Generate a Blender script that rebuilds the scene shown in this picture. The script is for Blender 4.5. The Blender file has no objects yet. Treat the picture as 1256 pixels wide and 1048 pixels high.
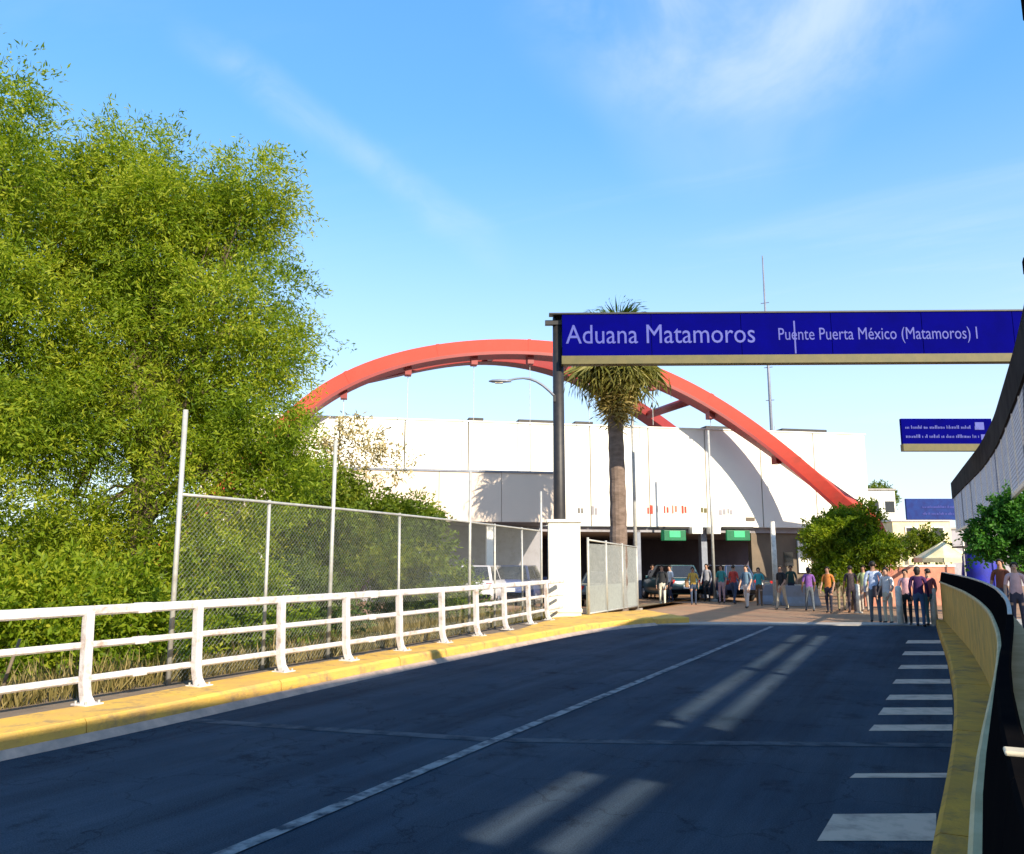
import bpy, bmesh, math, random
import numpy as np
from mathutils import Vector, Matrix

random.seed(7)
rng = np.random.default_rng(7)
R = math.radians
SC = bpy.context.scene
COL = SC.collection

# ------------------------------------------------------------------ camera
EYE = 1.85
FPX, CX, CY = 1000.0, 628.0, 524.0           # pinhole of the photograph (1256 px wide)
PITCH, YAW = R(9.425), R(27.246)
cam_d = bpy.data.cameras.new("camera")
cam_d.sensor_fit = 'HORIZONTAL'
cam_d.sensor_width = 36.0
cam_d.lens = 36.0 * FPX / 1256.0
cam_d.clip_start = 0.05
cam_d.clip_end = 3000.0
cam = bpy.data.objects.new("camera", cam_d)
COL.objects.link(cam)
cam.location = (0, 0, EYE)
cam.rotation_euler = (R(90) + PITCH, 0, YAW)
SC.camera = cam

# ------------------------------------------------------------------ sun, sky, exposure
SUN_EL = R(29.4)
SUN_H = Vector((0.85, -0.527, 0)).normalized()          # towards the sun, on the ground
SUN = Vector((SUN_H.x * math.cos(SUN_EL), SUN_H.y * math.cos(SUN_EL), math.sin(SUN_EL)))
sun_d = bpy.data.lights.new("sun", 'SUN')
sun_d.energy = 5.0
sun_d.angle = R(0.5)
sun_d.color = (1.0, 0.88, 0.69)
sun = bpy.data.objects.new("sun", sun_d)
COL.objects.link(sun)
sun.rotation_euler = SUN.to_track_quat('Z', 'Y').to_euler()
sun.location = (20, -12, 20)

SC.view_settings.view_transform = 'Standard'
SC.view_settings.look = 'None'
SC.view_settings.gamma = 1.0
SC.view_settings.use_curve_mapping = False
SC.view_settings.exposure = 0.85
SC.render.engine = 'CYCLES'
SC.cycles.use_denoising = True
SC.cycles.max_bounces = 6
SC.cycles.diffuse_bounces = 3
SC.cycles.glossy_bounces = 2
SC.cycles.transparent_max_bounces = 8
SC.cycles.caustics_reflective = False
SC.cycles.caustics_refractive = False

# pixel helpers: real positions measured off the photograph
A_H = np.array([-math.sin(YAW), math.cos(YAW), 0.0])
R_H = np.array([math.cos(YAW), math.sin(YAW), 0.0])
A_C = np.array([-math.sin(YAW) * math.cos(PITCH), math.cos(YAW) * math.cos(PITCH), math.sin(PITCH)])
U_C = np.cross(R_H, A_C)
O_C = np.array([0, 0, EYE])


def ray(x, y):
    d = A_C * FPX + R_H * (x - CX) - U_C * (y - CY)
    return d / np.linalg.norm(d)


def G(x, y, z=0.0):                        # where the ray meets the height z
    d = ray(x, y)
    return O_C + d * ((z - EYE) / d[2])


def W(x, y, dep):                          # the point at a distance in front of the camera
    d = ray(x, y)
    return O_C + d * (dep / (d @ A_H))


def world_sky():
    w = bpy.data.worlds.new("World")
    SC.world = w
    w.use_nodes = True
    nt = w.node_tree
    N, L = nt.nodes, nt.links
    N.clear()
    out = N.new('ShaderNodeOutputWorld')
    bg = N.new('ShaderNodeBackground')
    bg.inputs['Strength'].default_value = 0.15
    sky = N.new('ShaderNodeTexSky')
    sky.sky_type = 'NISHITA'
    sky.sun_disc = False
    sky.sun_elevation = SUN_EL
    sky.sun_rotation = math.atan2(SUN_H.x, SUN_H.y)
    sky.air_density = 1.0
    sky.dust_density = 0.6
    sky.ozone_density = 2.2
    hs = N.new('ShaderNodeHueSaturation')
    hs.inputs['Saturation'].default_value = 1.16
    hs.inputs['Value'].default_value = 1.0
    L.new(sky.outputs[0], hs.inputs['Color'])
    geo = N.new('ShaderNodeNewGeometry')
    neg = N.new('ShaderNodeVectorMath')
    neg.operation = 'SCALE'
    neg.inputs['Scale'].default_value = -1.0
    L.new(geo.outputs['Incoming'], neg.inputs[0])
    D = neg.outputs[0]

    def math_(op, a, b=None, clamp=False):
        n = N.new('ShaderNodeMath')
        n.operation = op
        n.use_clamp = clamp
        for i, v in enumerate((a, b)):
            if v is None:
                continue
            if isinstance(v, (int, float)):
                n.inputs[i].default_value = v
            else:
                L.new(v, n.inputs[i])
        return n.outputs[0]

    def dot(v):
        n = N.new('ShaderNodeVectorMath')
        n.operation = 'DOT_PRODUCT'
        L.new(D, n.inputs[0])
        n.inputs[1].default_value = tuple(v)
        return n.outputs['Value']

    def ramp(v, a, b, lo=0.0, hi=1.0):
        n = N.new('ShaderNodeMapRange')
        n.interpolation_type = 'SMOOTHSTEP'
        L.new(v, n.inputs['Value'])
        n.inputs['From Min'].default_value = a
        n.inputs['From Max'].default_value = b
        n.inputs['To Min'].default_value = lo
        n.inputs['To Max'].default_value = hi
        return n.outputs[0]

    def noise(vec, scale, detail=5, rough=0.6, dist=0.0):
        n = N.new('ShaderNodeTexNoise')
        L.new(vec, n.inputs['Vector'])
        n.inputs['Scale'].default_value = scale
        n.inputs['Detail'].default_value = detail
        n.inputs['Roughness'].default_value = rough
        n.inputs['Distortion'].default_value = dist
        return n.outputs['Fac']

    # thin high cirrus: noise on the cloud deck (direction divided by its height)
    sep = N.new('ShaderNodeSeparateXYZ')
    L.new(D, sep.inputs[0])
    zz = math_('MAXIMUM', sep.outputs['Z'], 0.04)
    px = math_('DIVIDE', sep.outputs['X'], zz)
    py = math_('DIVIDE', sep.outputs['Y'], zz)
    comb = N.new('ShaderNodeCombineXYZ')
    L.new(px, comb.inputs[0])
    L.new(py, comb.inputs[1])
    mp = N.new('ShaderNodeMapping')
    mp.inputs['Rotation'].default_value = (0, 0, R(-20))
    mp.inputs['Scale'].default_value = (0.35, 1.25, 1)
    L.new(comb.outputs[0], mp.inputs[0])
    n1 = noise(mp.outputs[0], 1.1, 6, 0.62, 0.9)
    wisps = ramp(n1, 0.50, 0.85, 0.0, 0.20)
    # haze low over the horizon and the upper feathery cloud bank
    soft = noise(D, 3.2, 5, 0.6, 0.7)
    bank_dir = ray(920, -190)
    bank = ramp(dot(bank_dir), 0.952, 0.999)
    bank_n = noise(D, 5.0, 6, 0.58, 0.5)
    bank_a = math_('MULTIPLY', bank, ramp(bank_n, 0.36, 0.68, 0.0, 0.60))
    col = ramp(dot(ray(890, 80)), 0.9860, 0.9998)
    col_a = math_('MULTIPLY', col, ramp(soft, 0.3, 0.7, 0.06, 0.20))
    # one long streak of cirrus
    a, b = ray(236, 55), ray(610, 310)
    nrm = np.cross(a, b)
    nrm /= np.linalg.norm(nrm)
    mid = a + b
    mid /= np.linalg.norm(mid)
    wob = math_('MULTIPLY', math_('SUBTRACT', noise(D, 5.0, 4, 0.55), 0.5), 0.06)
    dist = math_('ABSOLUTE', math_('ADD', dot(nrm), wob))
    st = ramp(dist, 0.0, 0.034, 1.0, 0.0)
    ends = ramp(dot(mid), 0.972, 0.992)
    st_n = ramp(noise(D, 11.0, 5, 0.6, 0.8), 0.30, 0.68, 0.25, 1.0)
    st_a = math_('MULTIPLY', math_('MULTIPLY', st, ends), math_('MULTIPLY', st_n, 0.20))
    tot = math_('ADD', math_('ADD', wisps, bank_a), math_('ADD', col_a, st_a), True)
    up = ramp(sep.outputs['Z'], 0.0, 0.16)
    tot = math_('MULTIPLY', tot, up)
    haze = ramp(sep.outputs['Z'], 0.0, 0.52, 0.70, 0.0)
    inv = math_('SUBTRACT', 1.0, math_('MULTIPLY', math_('SUBTRACT', 1.0, tot), math_('SUBTRACT', 1.0, haze)))
    mix = N.new('ShaderNodeMix')
    mix.data_type = 'RGBA'
    L.new(inv, mix.inputs['Factor'])
    veil = N.new('ShaderNodeMix')
    veil.data_type = 'RGBA'
    veil.inputs['Factor'].default_value = 0.22
    L.new(hs.outputs[0], veil.inputs['A'])
    veil.inputs['B'].default_value = (0.8, 3.6, 7.6, 1)
    L.new(veil.outputs['Result'], mix.inputs['A'])
    mix.inputs['B'].default_value = (3.6, 3.95, 4.3, 1)
    L.new(mix.outputs['Result'], bg.inputs['Color'])
    L.new(bg.outputs[0], out.inputs[0])


world_sky()

# ------------------------------------------------------------------ materials
MATS = {}


def mat(name, c1, c2=None, rough=0.7, scale=6.0, bump=0.0, bscale=None, metal=0.0, spec=0.4,
        emit=None, contrast=(0.35, 0.65), stretch=(1, 1, 1), dirt=None, coat=0.0, detail=5.0):
    """colour varied by noise, with fine relief; dirt = (colour, amount, scale)"""
    if name in MATS:
        return MATS[name]
    m = bpy.data.materials.new(name)
    m.use_nodes = True
    nt = m.node_tree
    N, L = nt.nodes, nt.links
    b = N['Principled BSDF']
    b.inputs['Roughness'].default_value = rough
    b.inputs['Metallic'].default_value = metal
    b.inputs['Specular IOR Level'].default_value = spec
    b.inputs['Coat Weight'].default_value = coat
    tc = N.new('ShaderNodeTexCoord')
    mp = N.new('ShaderNodeMapping')
    mp.inputs['Scale'].default_value = stretch
    L.new(tc.outputs['Object'], mp.inputs[0])
    vec = mp.outputs[0]

    def noise(s, d=detail, r=0.6):
        n = N.new('ShaderNodeTexNoise')
        L.new(vec, n.inputs['Vector'])
        n.inputs['Scale'].default_value = s
        n.inputs['Detail'].default_value = d
        n.inputs['Roughness'].default_value = r
        return n.outputs['Fac']

    def ramp(v, lo, hi):
        n = N.new('ShaderNodeMapRange')
        L.new(v, n.inputs['Value'])
        n.inputs['From Min'].default_value = lo
        n.inputs['From Max'].default_value = hi
        return n.outputs[0]

    if c2 is None:
        c2 = tuple(min(1, x * 0.8) for x in c1)
    mx = N.new('ShaderNodeMix')
    mx.data_type = 'RGBA'
    L.new(ramp(noise(scale), *contrast), mx.inputs['Factor'])
    mx.inputs['A'].default_value = (*c1, 1)
    mx.inputs['B'].default_value = (*c2, 1)
    colr = mx.outputs['Result']
    if dirt:
        dc, amt, ds = dirt
        m2 = N.new('ShaderNodeMix')
        m2.data_type = 'RGBA'
        mul = N.new('ShaderNodeMath')
        mul.operation = 'MULTIPLY'
        L.new(ramp(noise(ds, 8, 0.7), 0.50, 0.70), mul.inputs[0])
        mul.inputs[1].default_value = amt
        L.new(mul.outputs[0], m2.inputs['Factor'])
        L.new(colr, m2.inputs['A'])
        m2.inputs['B'].default_value = (*dc, 1)
        colr = m2.outputs['Result']
    L.new(colr, b.inputs['Base Color'])
    if bump:
        bp = N.new('ShaderNodeBump')
        bp.inputs['Strength'].default_value = bump
        bp.inputs['Distance'].default_value = 0.02
        L.new(noise(bscale or scale * 8), bp.inputs['Height'])
        L.new(bp.outputs[0], b.inputs['Normal'])
    if emit:
        b.inputs['Emission Color'].default_value = (*emit[0], 1)
        b.inputs['Emission Strength'].default_value = emit[1]
    MATS[name] = m
    return m


def leaf_mat(name, dark, mid, light, trans=0.35, rough=0.55):
    if name in MATS:
        return MATS[name]
    m = bpy.data.materials.new(name)
    m.use_nodes = True
    nt = m.node_tree
    N, L = nt.nodes, nt.links
    N.clear()
    out = N.new('ShaderNodeOutputMaterial')
    at = N.new('ShaderNodeAttribute')
    at.attribute_name = "tint"
    cr = N.new('ShaderNodeValToRGB')
    e = cr.color_ramp.elements
    e[0].color = (*dark, 1)
    e[1].color = (*light, 1)
    k = e.new(0.5)
    k.color = (*mid, 1)
    L.new(at.outputs['Fac'], cr.inputs[0])
    p = N.new('ShaderNodeBsdfPrincipled')
    p.inputs['Roughness'].default_value = rough
    p.inputs['Specular IOR Level'].default_value = 0.25
    t = N.new('ShaderNodeBsdfTranslucent')
    ms = N.new('ShaderNodeMixShader')
    ms.inputs[0].default_value = trans
    L.new(cr.outputs[0], p.inputs['Base Color'])
    br = N.new('ShaderNodeMix')
    br.data_type = 'RGBA'
    br.blend_type = 'MULTIPLY'
    br.inputs['Factor'].default_value = 1.0
    L.new(cr.outputs[0], br.inputs['A'])
    br.inputs['B'].default_value = (1.5, 1.5, 0.6, 1)
    L.new(br.outputs['Result'], t.inputs[0])
    L.new(p.outputs[0], ms.inputs[1])
    L.new(t.outputs[0], ms.inputs[2])
    L.new(ms.outputs[0], out.inputs[0])
    MATS[name] = m
    return m


def asphalt_mat():
    m = mat("asphalt", (0.026, 0.044, 0.067), (0.044, 0.062, 0.085), 0.95, 0.45, 0.6, 110, spec=0.06)
    nt = m.node_tree
    N, L = nt.nodes, nt.links
    b = N['Principled BSDF']
    src = b.inputs['Base Color'].links[0].from_socket
    tc = N.new('ShaderNodeTexCoord')
    mp = N.new('ShaderNodeMapping')
    mp.inputs['Scale'].default_value = (1.3, 0.07, 1)
    L.new(tc.outputs['Object'], mp.inputs[0])
    n = N.new('ShaderNodeTexNoise')
    n.inputs['Scale'].default_value = 1.0
    n.inputs['Detail'].default_value = 7
    n.inputs['Roughness'].default_value = 0.7
    L.new(mp.outputs[0], n.inputs['Vector'])
    g = N.new('ShaderNodeTexNoise')
    g.inputs['Scale'].default_value = 90
    g.inputs['Detail'].default_value = 3
    L.new(tc.outputs['Object'], g.inputs['Vector'])
    ad = N.new('ShaderNodeMath')
    ad.operation = 'ADD'
    L.new(n.outputs['Fac'], ad.inputs[0])
    L.new(g.outputs['Fac'], ad.inputs[1])
    rm = N.new('ShaderNodeMapRange')
    rm.inputs['From Min'].default_value = 0.75
    rm.inputs['From Max'].default_value = 1.3
    rm.inputs['To Min'].default_value = 0.55
    rm.inputs['To Max'].default_value = 1.75
    L.new(ad.outputs[0], rm.inputs['Value'])
    mu = N.new('ShaderNodeMix')
    mu.data_type = 'RGBA'
    mu.blend_type = 'MULTIPLY'
    mu.inputs['Factor'].default_value = 1.0
    L.new(src, mu.inputs['A'])
    L.new(rm.outputs[0], mu.inputs['B'])
    # hairline cracks
    v = N.new('ShaderNodeTexVoronoi')
    v.feature = 'DISTANCE_TO_EDGE'
    v.inputs['Scale'].default_value = 0.55
    wv = N.new('ShaderNodeVectorMath')
    wv.operation = 'ADD'
    nn = N.new('ShaderNodeTexNoise')
    nn.inputs['Scale'].default_value = 2.2
    nn.inputs['Detail'].default_value = 6
    L.new(tc.outputs['Object'], nn.inputs['Vector'])
    L.new(tc.outputs['Object'], wv.inputs[0])
    L.new(nn.outputs['Color'], wv.inputs[1])
    L.new(wv.outputs[0], v.inputs['Vector'])
    cr = N.new('ShaderNodeMapRange')
    cr.inputs['From Min'].default_value = 0.002
    cr.inputs['From Max'].default_value = 0.010
    cr.inputs['To Min'].default_value = 0.68
    cr.inputs['To Max'].default_value = 1.0
    L.new(v.outputs['Distance'], cr.inputs['Value'])
    m3 = N.new('ShaderNodeMix')
    m3.data_type = 'RGBA'
    m3.blend_type = 'MULTIPLY'
    m3.inputs['Factor'].default_value = 1.0
    L.new(mu.outputs['Result'], m3.inputs['A'])
    L.new(cr.outputs[0], m3.inputs['B'])
    # oil drips and old stains down the middle of the lanes
    st = N.new('ShaderNodeTexNoise')
    st.inputs['Scale'].default_value = 1.1
    st.inputs['Detail'].default_value = 9
    st.inputs['Roughness'].default_value = 0.75
    L.new(tc.outputs['Object'], st.inputs['Vector'])
    sr = N.new('ShaderNodeMapRange')
    sr.inputs['From Min'].default_value = 0.56
    sr.inputs['From Max'].default_value = 0.66
    sr.inputs['To Min'].default_value = 1.0
    sr.inputs['To Max'].default_value = 0.55
    L.new(st.outputs['Fac'], sr.inputs['Value'])
    m4 = N.new('ShaderNodeMix')
    m4.data_type = 'RGBA'
    m4.blend_type = 'MULTIPLY'
    m4.inputs['Factor'].default_value = 1.0
    L.new(m3.outputs['Result'], m4.inputs['A'])
    L.new(sr.outputs[0], m4.inputs['B'])
    L.new(m4.outputs['Result'], b.inputs['Base Color'])
    return m


ASPHALT = asphalt_mat()
CONCRETE = mat("concrete", (0.36, 0.34, 0.31), (0.27, 0.25, 0.23), 0.85, 1.2, 0.25, 40, dirt=((0.14, 0.12, 0.10), 0.5, 2.0))
WALK = mat("walkway_concrete", (0.42, 0.41, 0.40), (0.33, 0.32, 0.31), 0.85, 1.5, 0.2, 50, dirt=((0.2, 0.18, 0.16), 0.4, 3.0))
APRON = mat("apron_concrete", (0.33, 0.195, 0.11), (0.25, 0.155, 0.09), 0.9, 0.8, 0.2, 30, dirt=((0.42, 0.16, 0.08), 0.55, 0.7))
JOINT = mat("joint_cement", (0.085, 0.10, 0.12), (0.026, 0.042, 0.06), 0.9, 3, 0.2, 60, spec=.05, contrast=(.42, .62))
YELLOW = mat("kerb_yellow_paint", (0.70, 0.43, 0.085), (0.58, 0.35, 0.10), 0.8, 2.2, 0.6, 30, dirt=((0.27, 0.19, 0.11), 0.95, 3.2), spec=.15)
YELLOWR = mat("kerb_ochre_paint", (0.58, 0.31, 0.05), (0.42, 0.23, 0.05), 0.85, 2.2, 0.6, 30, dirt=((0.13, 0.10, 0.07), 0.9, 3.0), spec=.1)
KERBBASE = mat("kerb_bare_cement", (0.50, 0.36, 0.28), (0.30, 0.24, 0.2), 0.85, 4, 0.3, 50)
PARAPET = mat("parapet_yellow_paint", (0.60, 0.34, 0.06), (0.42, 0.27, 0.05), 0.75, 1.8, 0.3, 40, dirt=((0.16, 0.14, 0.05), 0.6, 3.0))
COPING = mat("parapet_coping", (0.60, 0.46, 0.24), (0.46, 0.34, 0.16), 0.8, 4, 0.2, 50)
WHITEP = mat("white_rail_paint", (0.62, 0.59, 0.58), (0.54, 0.51, 0.50), 0.6, 3, 0.3, 40, dirt=((0.30, 0.19, 0.12), 0.85, 4.5), spec=.2)
GALV = mat("galvanised_steel", (0.50, 0.49, 0.44), (0.40, 0.40, 0.37), 0.5, 8, metal=0.35, dirt=((0.30, 0.22, 0.15), 0.4, 6))
WIRE = mat("fence_wire", (0.36, 0.37, 0.34), (0.28, 0.29, 0.27), 0.55, 10, metal=0.3)
MARK = mat("road_paint", (0.26, 0.27, 0.28), (0.04, 0.055, 0.075), 0.85, 6, 0.3, 80, contrast=(0.42, 0.64), spec=.05, detail=9)
STUCCO = mat("white_stucco", (0.80, 0.77, 0.68), (0.76, 0.73, 0.64), 0.85, 0.4, 0.15, 30)
CREAM = mat("cream_stucco", (0.70, 0.58, 0.47), (0.66, 0.55, 0.45), 0.85, 0.6, 0.15, 30)
PILLARM = mat("pillar_white_paint", (0.76, 0.72, 0.60), (0.70, 0.66, 0.55), 0.8, 1.2, 0.2, 30, dirt=((0.45, 0.38, 0.28), 0.45, 2.5))
RED = mat("arch_red_paint", (0.52, 0.056, 0.036), (0.43, 0.060, 0.040), 0.6, 0.5, 0.05, 20, dirt=((0.30, 0.065, 0.045), 0.7, 1.2), spec=.15)
RED_SHADE = mat("arch_shaded_red", (0.26, 0.022, 0.018), (0.20, 0.022, 0.018), 0.5, 0.7)  # the arch red darkened to carry the shade on its parts
BLUE = mat("sign_blue", (0.001, 0.001, 0.125), (0.001, 0.001, 0.10), 0.9, 1.5, spec=0.03)
BLUE2 = mat("sign_bright_blue", (0.003, 0.028, 0.17), (0.003, 0.014, 0.12), 0.6, 3, spec=0.2)
SIGNTXT = mat("sign_lettering", (0.055, 0.07, 0.31), (0.045, 0.055, 0.28), 0.6, 5)
SIGNTXT2 = mat("sign_small_lettering", (0.045, 0.055, 0.30), (0.035, 0.045, 0.26), 0.6, 5)
LEDGE = mat("sign_ledge_olive", (0.115, 0.095, 0.030), (0.09, 0.08, 0.026), 0.6, 4)
DARKM = mat("dark_steel", (0.022, 0.021, 0.022), (0.035, 0.03, 0.028), 0.5, 5, metal=0.2)
BLACKP = mat("black_steel_paint", (0.005, 0.005, 0.006), (0.008, 0.007, 0.007), 0.95, 6, spec=0.0)
STEELG = mat("grey_steel_paint", (0.22, 0.24, 0.28), (0.17, 0.18, 0.22), 0.5, 4, metal=0.2)
ROOFD = mat("canopy_roof_sheet", (0.07, 0.065, 0.07), (0.05, 0.05, 0.055), 0.6, 2)
ROOFE = mat("canopy_fascia", (0.006, 0.0055, 0.006), (0.022, 0.02, 0.02), 0.9, 1.2, spec=0.05)
SCREEN = mat("screen_mesh_wire", (0.06, 0.09, 0.16), (0.04, 0.06, 0.12), 0.55, 6, metal=0.2)
PALE = mat("pale_bracket_paint", (0.66, 0.58, 0.42), (0.6, 0.5, 0.35), 0.6, 5)
BROWNW = mat("brown_render", (0.17, 0.13, 0.09), (0.12, 0.095, 0.07), 0.85, 1.0, 0.2, 30)
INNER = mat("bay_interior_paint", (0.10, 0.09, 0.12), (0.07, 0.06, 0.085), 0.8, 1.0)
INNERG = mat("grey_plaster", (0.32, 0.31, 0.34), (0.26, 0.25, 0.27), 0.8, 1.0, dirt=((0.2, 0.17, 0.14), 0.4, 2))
GLASSD = mat("dark_glass", (0.012, 0.014, 0.018), (0.018, 0.02, 0.024), 0.08, 3, spec=0.6)
GREENS = mat("green_lane_sign", (0.008, 0.12, 0.05), (0.006, 0.08, 0.035), 0.4, 3, emit=((0.01, 0.5, 0.16), 0.08))
GREENL = mat("green_lane_light", (0.05, 0.42, 0.18), (0.04, 0.36, 0.15), 0.4, 3, emit=((0.05, 0.6, 0.22), 0.12))
BRICKR = mat("pink_brick_wall", (0.36, 0.13, 0.09), (0.42, 0.2, 0.13), 0.9, 4.0, 0.3, 20)
AWN = mat("cream_awning", (0.74, 0.66, 0.42), (0.6, 0.52, 0.3), 0.8, 2)
TARP = mat("blue_tarp", (0.010, 0.016, 0.36), (0.012, 0.015, 0.22), 0.5, 4)
BARK = mat("bark", (0.10, 0.075, 0.05), (0.17, 0.13, 0.09), 0.95, 5, 0.8, 14, stretch=(1, 1, 0.25))
PALMB = mat("palm_bark", (0.20, 0.145, 0.115), (0.12, 0.085, 0.065), 0.95, 3, 0.9, 9, stretch=(1, 1, 2.2))
DIRT = mat("verge_dirt", (0.20, 0.135, 0.08), (0.12, 0.105, 0.05), 0.95, 1.2, 0.5, 18, dirt=((0.07, 0.085, 0.025), 0.8, 0.7))
VERGE = mat("verge_cement", (0.24, 0.18, 0.13), (0.17, 0.13, 0.1), 0.9, 2.5, 0.5, 30, dirt=((0.10, 0.08, 0.05), 0.6, 3))
FARG = mat("far_ground", (0.30, 0.22, 0.15), (0.22, 0.17, 0.12), 0.95, 0.15, 0.2, 5)
RUBBER = mat("tyre_rubber", (0.015, 0.015, 0.016), (0.022, 0.022, 0.022), 0.85, 9)
RIM = mat("wheel_rim", (0.42, 0.42, 0.43), (0.35, 0.35, 0.36), 0.35, 6, metal=0.7)
TAIL = mat("tail_light", (0.35, 0.01, 0.01), (0.28, 0.01, 0.01), 0.25, 5)
PLATE = mat("plate_white", (0.7, 0.7, 0.66), (0.6, 0.6, 0.58), 0.5, 5)
BOLL = mat("white_bollard_paint", (0.74, 0.70, 0.62), (0.6, 0.56, 0.48), 0.6, 4, dirt=((0.3, 0.25, 0.2), 0.5, 8))
LEAF_A = leaf_mat("leaf_bright", (0.040, 0.085, 0.008), (0.175, 0.255, 0.012), (0.38, 0.40, 0.03), 0.5)
LEAF_B = leaf_mat("leaf_deep", (0.022, 0.045, 0.010), (0.070, 0.115, 0.016), (0.145, 0.175, 0.028), 0.32)
LEAF_C = leaf_mat("leaf_shrub", (0.032, 0.065, 0.006), (0.110, 0.165, 0.010), (0.23, 0.25, 0.022), 0.4)
LEAF_T = leaf_mat("leaf_dry", (0.16, 0.12, 0.05), (0.34, 0.27, 0.12), (0.50, 0.42, 0.22), 0.25)
LEAF_G = leaf_mat("leaf_fresh", (0.012, 0.05, 0.006), (0.040, 0.150, 0.016), (0.10, 0.24, 0.035), 0.35)
GRASSM = leaf_mat("grass_blades", (0.06, 0.065, 0.018), (0.20, 0.16, 0.055), (0.38, 0.29, 0.12), 0.25)
FROND = leaf_mat("palm_live", (0.020, 0.050, 0.012), (0.055, 0.10, 0.018), (0.12, 0.16, 0.03), 0.25)
FRONDD = leaf_mat("palm_dead", (0.13, 0.105, 0.03), (0.32, 0.25, 0.08), (0.50, 0.40, 0.18), 0.25)


# ------------------------------------------------------------------ mesh helpers
def tag(o, label=None, cat=None, group=None, kind=None):
    if label:
        o["label"] = label
    if cat:
        o["category"] = cat
    if group:
        o["group"] = group
    if kind:
        o["kind"] = kind
    return o


def empty(name, loc, label=None, cat=None, group=None):
    o = bpy.data.objects.new(name, None)
    o.empty_display_size = 0.2
    o.location = tuple(loc)
    COL.objects.link(o)
    return tag(o, label, cat, group)


def put(name, me, parent=None):
    o = bpy.data.objects.new(name, me)
    COL.objects.link(o)
    if parent is not None:
        o.parent = parent
        p, loc = parent, Vector((0, 0, 0))
        while p is not None:                       # meshes are built in world space
            loc += p.location
            p = p.parent
        o.location = -loc
    return o


class MB:
    def __init__(self):
        self.v, self.f = [], []

    def quad(self, pts):
        i = len(self.v)
        self.v += [tuple(p) for p in pts]
        self.f.append(tuple(range(i, i + len(pts))))
        return self

    def hexa(self, lo, hi):
        """prism between two loops of equal length (lo seen from above counter-clockwise)"""
        n = len(lo)
        i = len(self.v)
        self.v += [tuple(p) for p in lo] + [tuple(p) for p in hi]
        self.f.append(tuple(i + k for k in reversed(range(n))))
        self.f.append(tuple(i + n + k for k in range(n)))
        for k in range(n):
            j = (k + 1) % n
            self.f.append((i + k, i + j, i + n + j, i + n + k))
        return self

    def box(self, c, s, rz=0.0, ax=None):
        """c centre, s sizes; ax = (x axis, y axis) horizontal unit vectors"""
        if ax is None:
            ax = (Vector((math.cos(rz), math.sin(rz), 0)), Vector((-math.sin(rz), math.cos(rz), 0)))
        x, y = Vector(ax[0]), Vector(ax[1])
        c = Vector(c)
        hx, hy, hz = s[0] / 2, s[1] / 2, s[2] / 2
        base = [c - x * hx - y * hy, c + x * hx - y * hy, c + x * hx + y * hy, c - x * hx + y * hy]
        z = Vector((0, 0, hz))
        return self.hexa([p - z for p in base], [p + z for p in base])

    def tube(self, pts, r, n=8, cap=True):
        pts = [Vector(p) for p in pts]
        rr = r if isinstance(r, (list, tuple)) else [r] * len(pts)
        i0 = len(self.v)
        ref = Vector((0.31, 0.17, 0.93))
        for k, p in enumerate(pts):
            t = (pts[min(k + 1, len(pts) - 1)] - pts[max(k - 1, 0)]).normalized()
            if abs(t.dot(ref)) > 0.95:
                ref = Vector((1, 0.1, 0))
            a = t.cross(ref).normalized()
            b = t.cross(a)
            for q in range(n):
                w = 2 * math.pi * q / n
                self.v.append(tuple(p + (a * math.cos(w) + b * math.sin(w)) * rr[k]))
        for k in range(len(pts) - 1):
            for q in range(n):
                s = (q + 1) % n
                self.f.append((i0 + k * n + q, i0 + (k + 1) * n + q, i0 + (k + 1) * n + s, i0 + k * n + s))
        if cap:
            self.f.append(tuple(i0 + q for q in range(n)))
            self.f.append(tuple(i0 + (len(pts) - 1) * n + q for q in reversed(range(n))))
        return self

    def sweep(self, frames):
        """frames: list of equal-length closed loops"""
        n = len(frames[0])
        i0 = len(self.v)
        for fr in frames:
            self.v += [tuple(p) for p in fr]
        for k in range(len(frames) - 1):
            for q in range(n):
                s = (q + 1) % n
                self.f.append((i0 + k * n + q, i0 + k * n + s, i0 + (k + 1) * n + s, i0 + (k + 1) * n + q))
        self.f.append(tuple(i0 + q for q in reversed(range(n))))
        self.f.append(tuple(i0 + (len(frames) - 1) * n + q for q in range(n)))
        return self

    def mesh(self, name, m, smooth=False):
        me = bpy.data.meshes.new(name)
        me.from_pydata(self.v, [], self.f)
        bm = bmesh.new()
        bm.from_mesh(me)
        bmesh.ops.recalc_face_normals(bm, faces=bm.faces)
        bm.to_mesh(me)
        bm.free()
        me.materials.append(m)
        if smooth:
            me.shade_smooth()
        return me

    def build(self, name, m, parent=None, smooth=False, bevel=0.0, seg=2):
        o = put(name, self.mesh(name, m, smooth), parent)
        if bevel:
            b = o.modifiers.new("bevel", 'BEVEL')
            b.width = bevel
            b.segments = seg
            b.limit_method = 'ANGLE'
            b.angle_limit = R(40)
        return o


def one_box(name, c, s, m, parent=None, rz=0.0, ax=None, bevel=0.0):
    return MB().box(c, s, rz, ax).build(name, m, parent, bevel=bevel)


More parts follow.
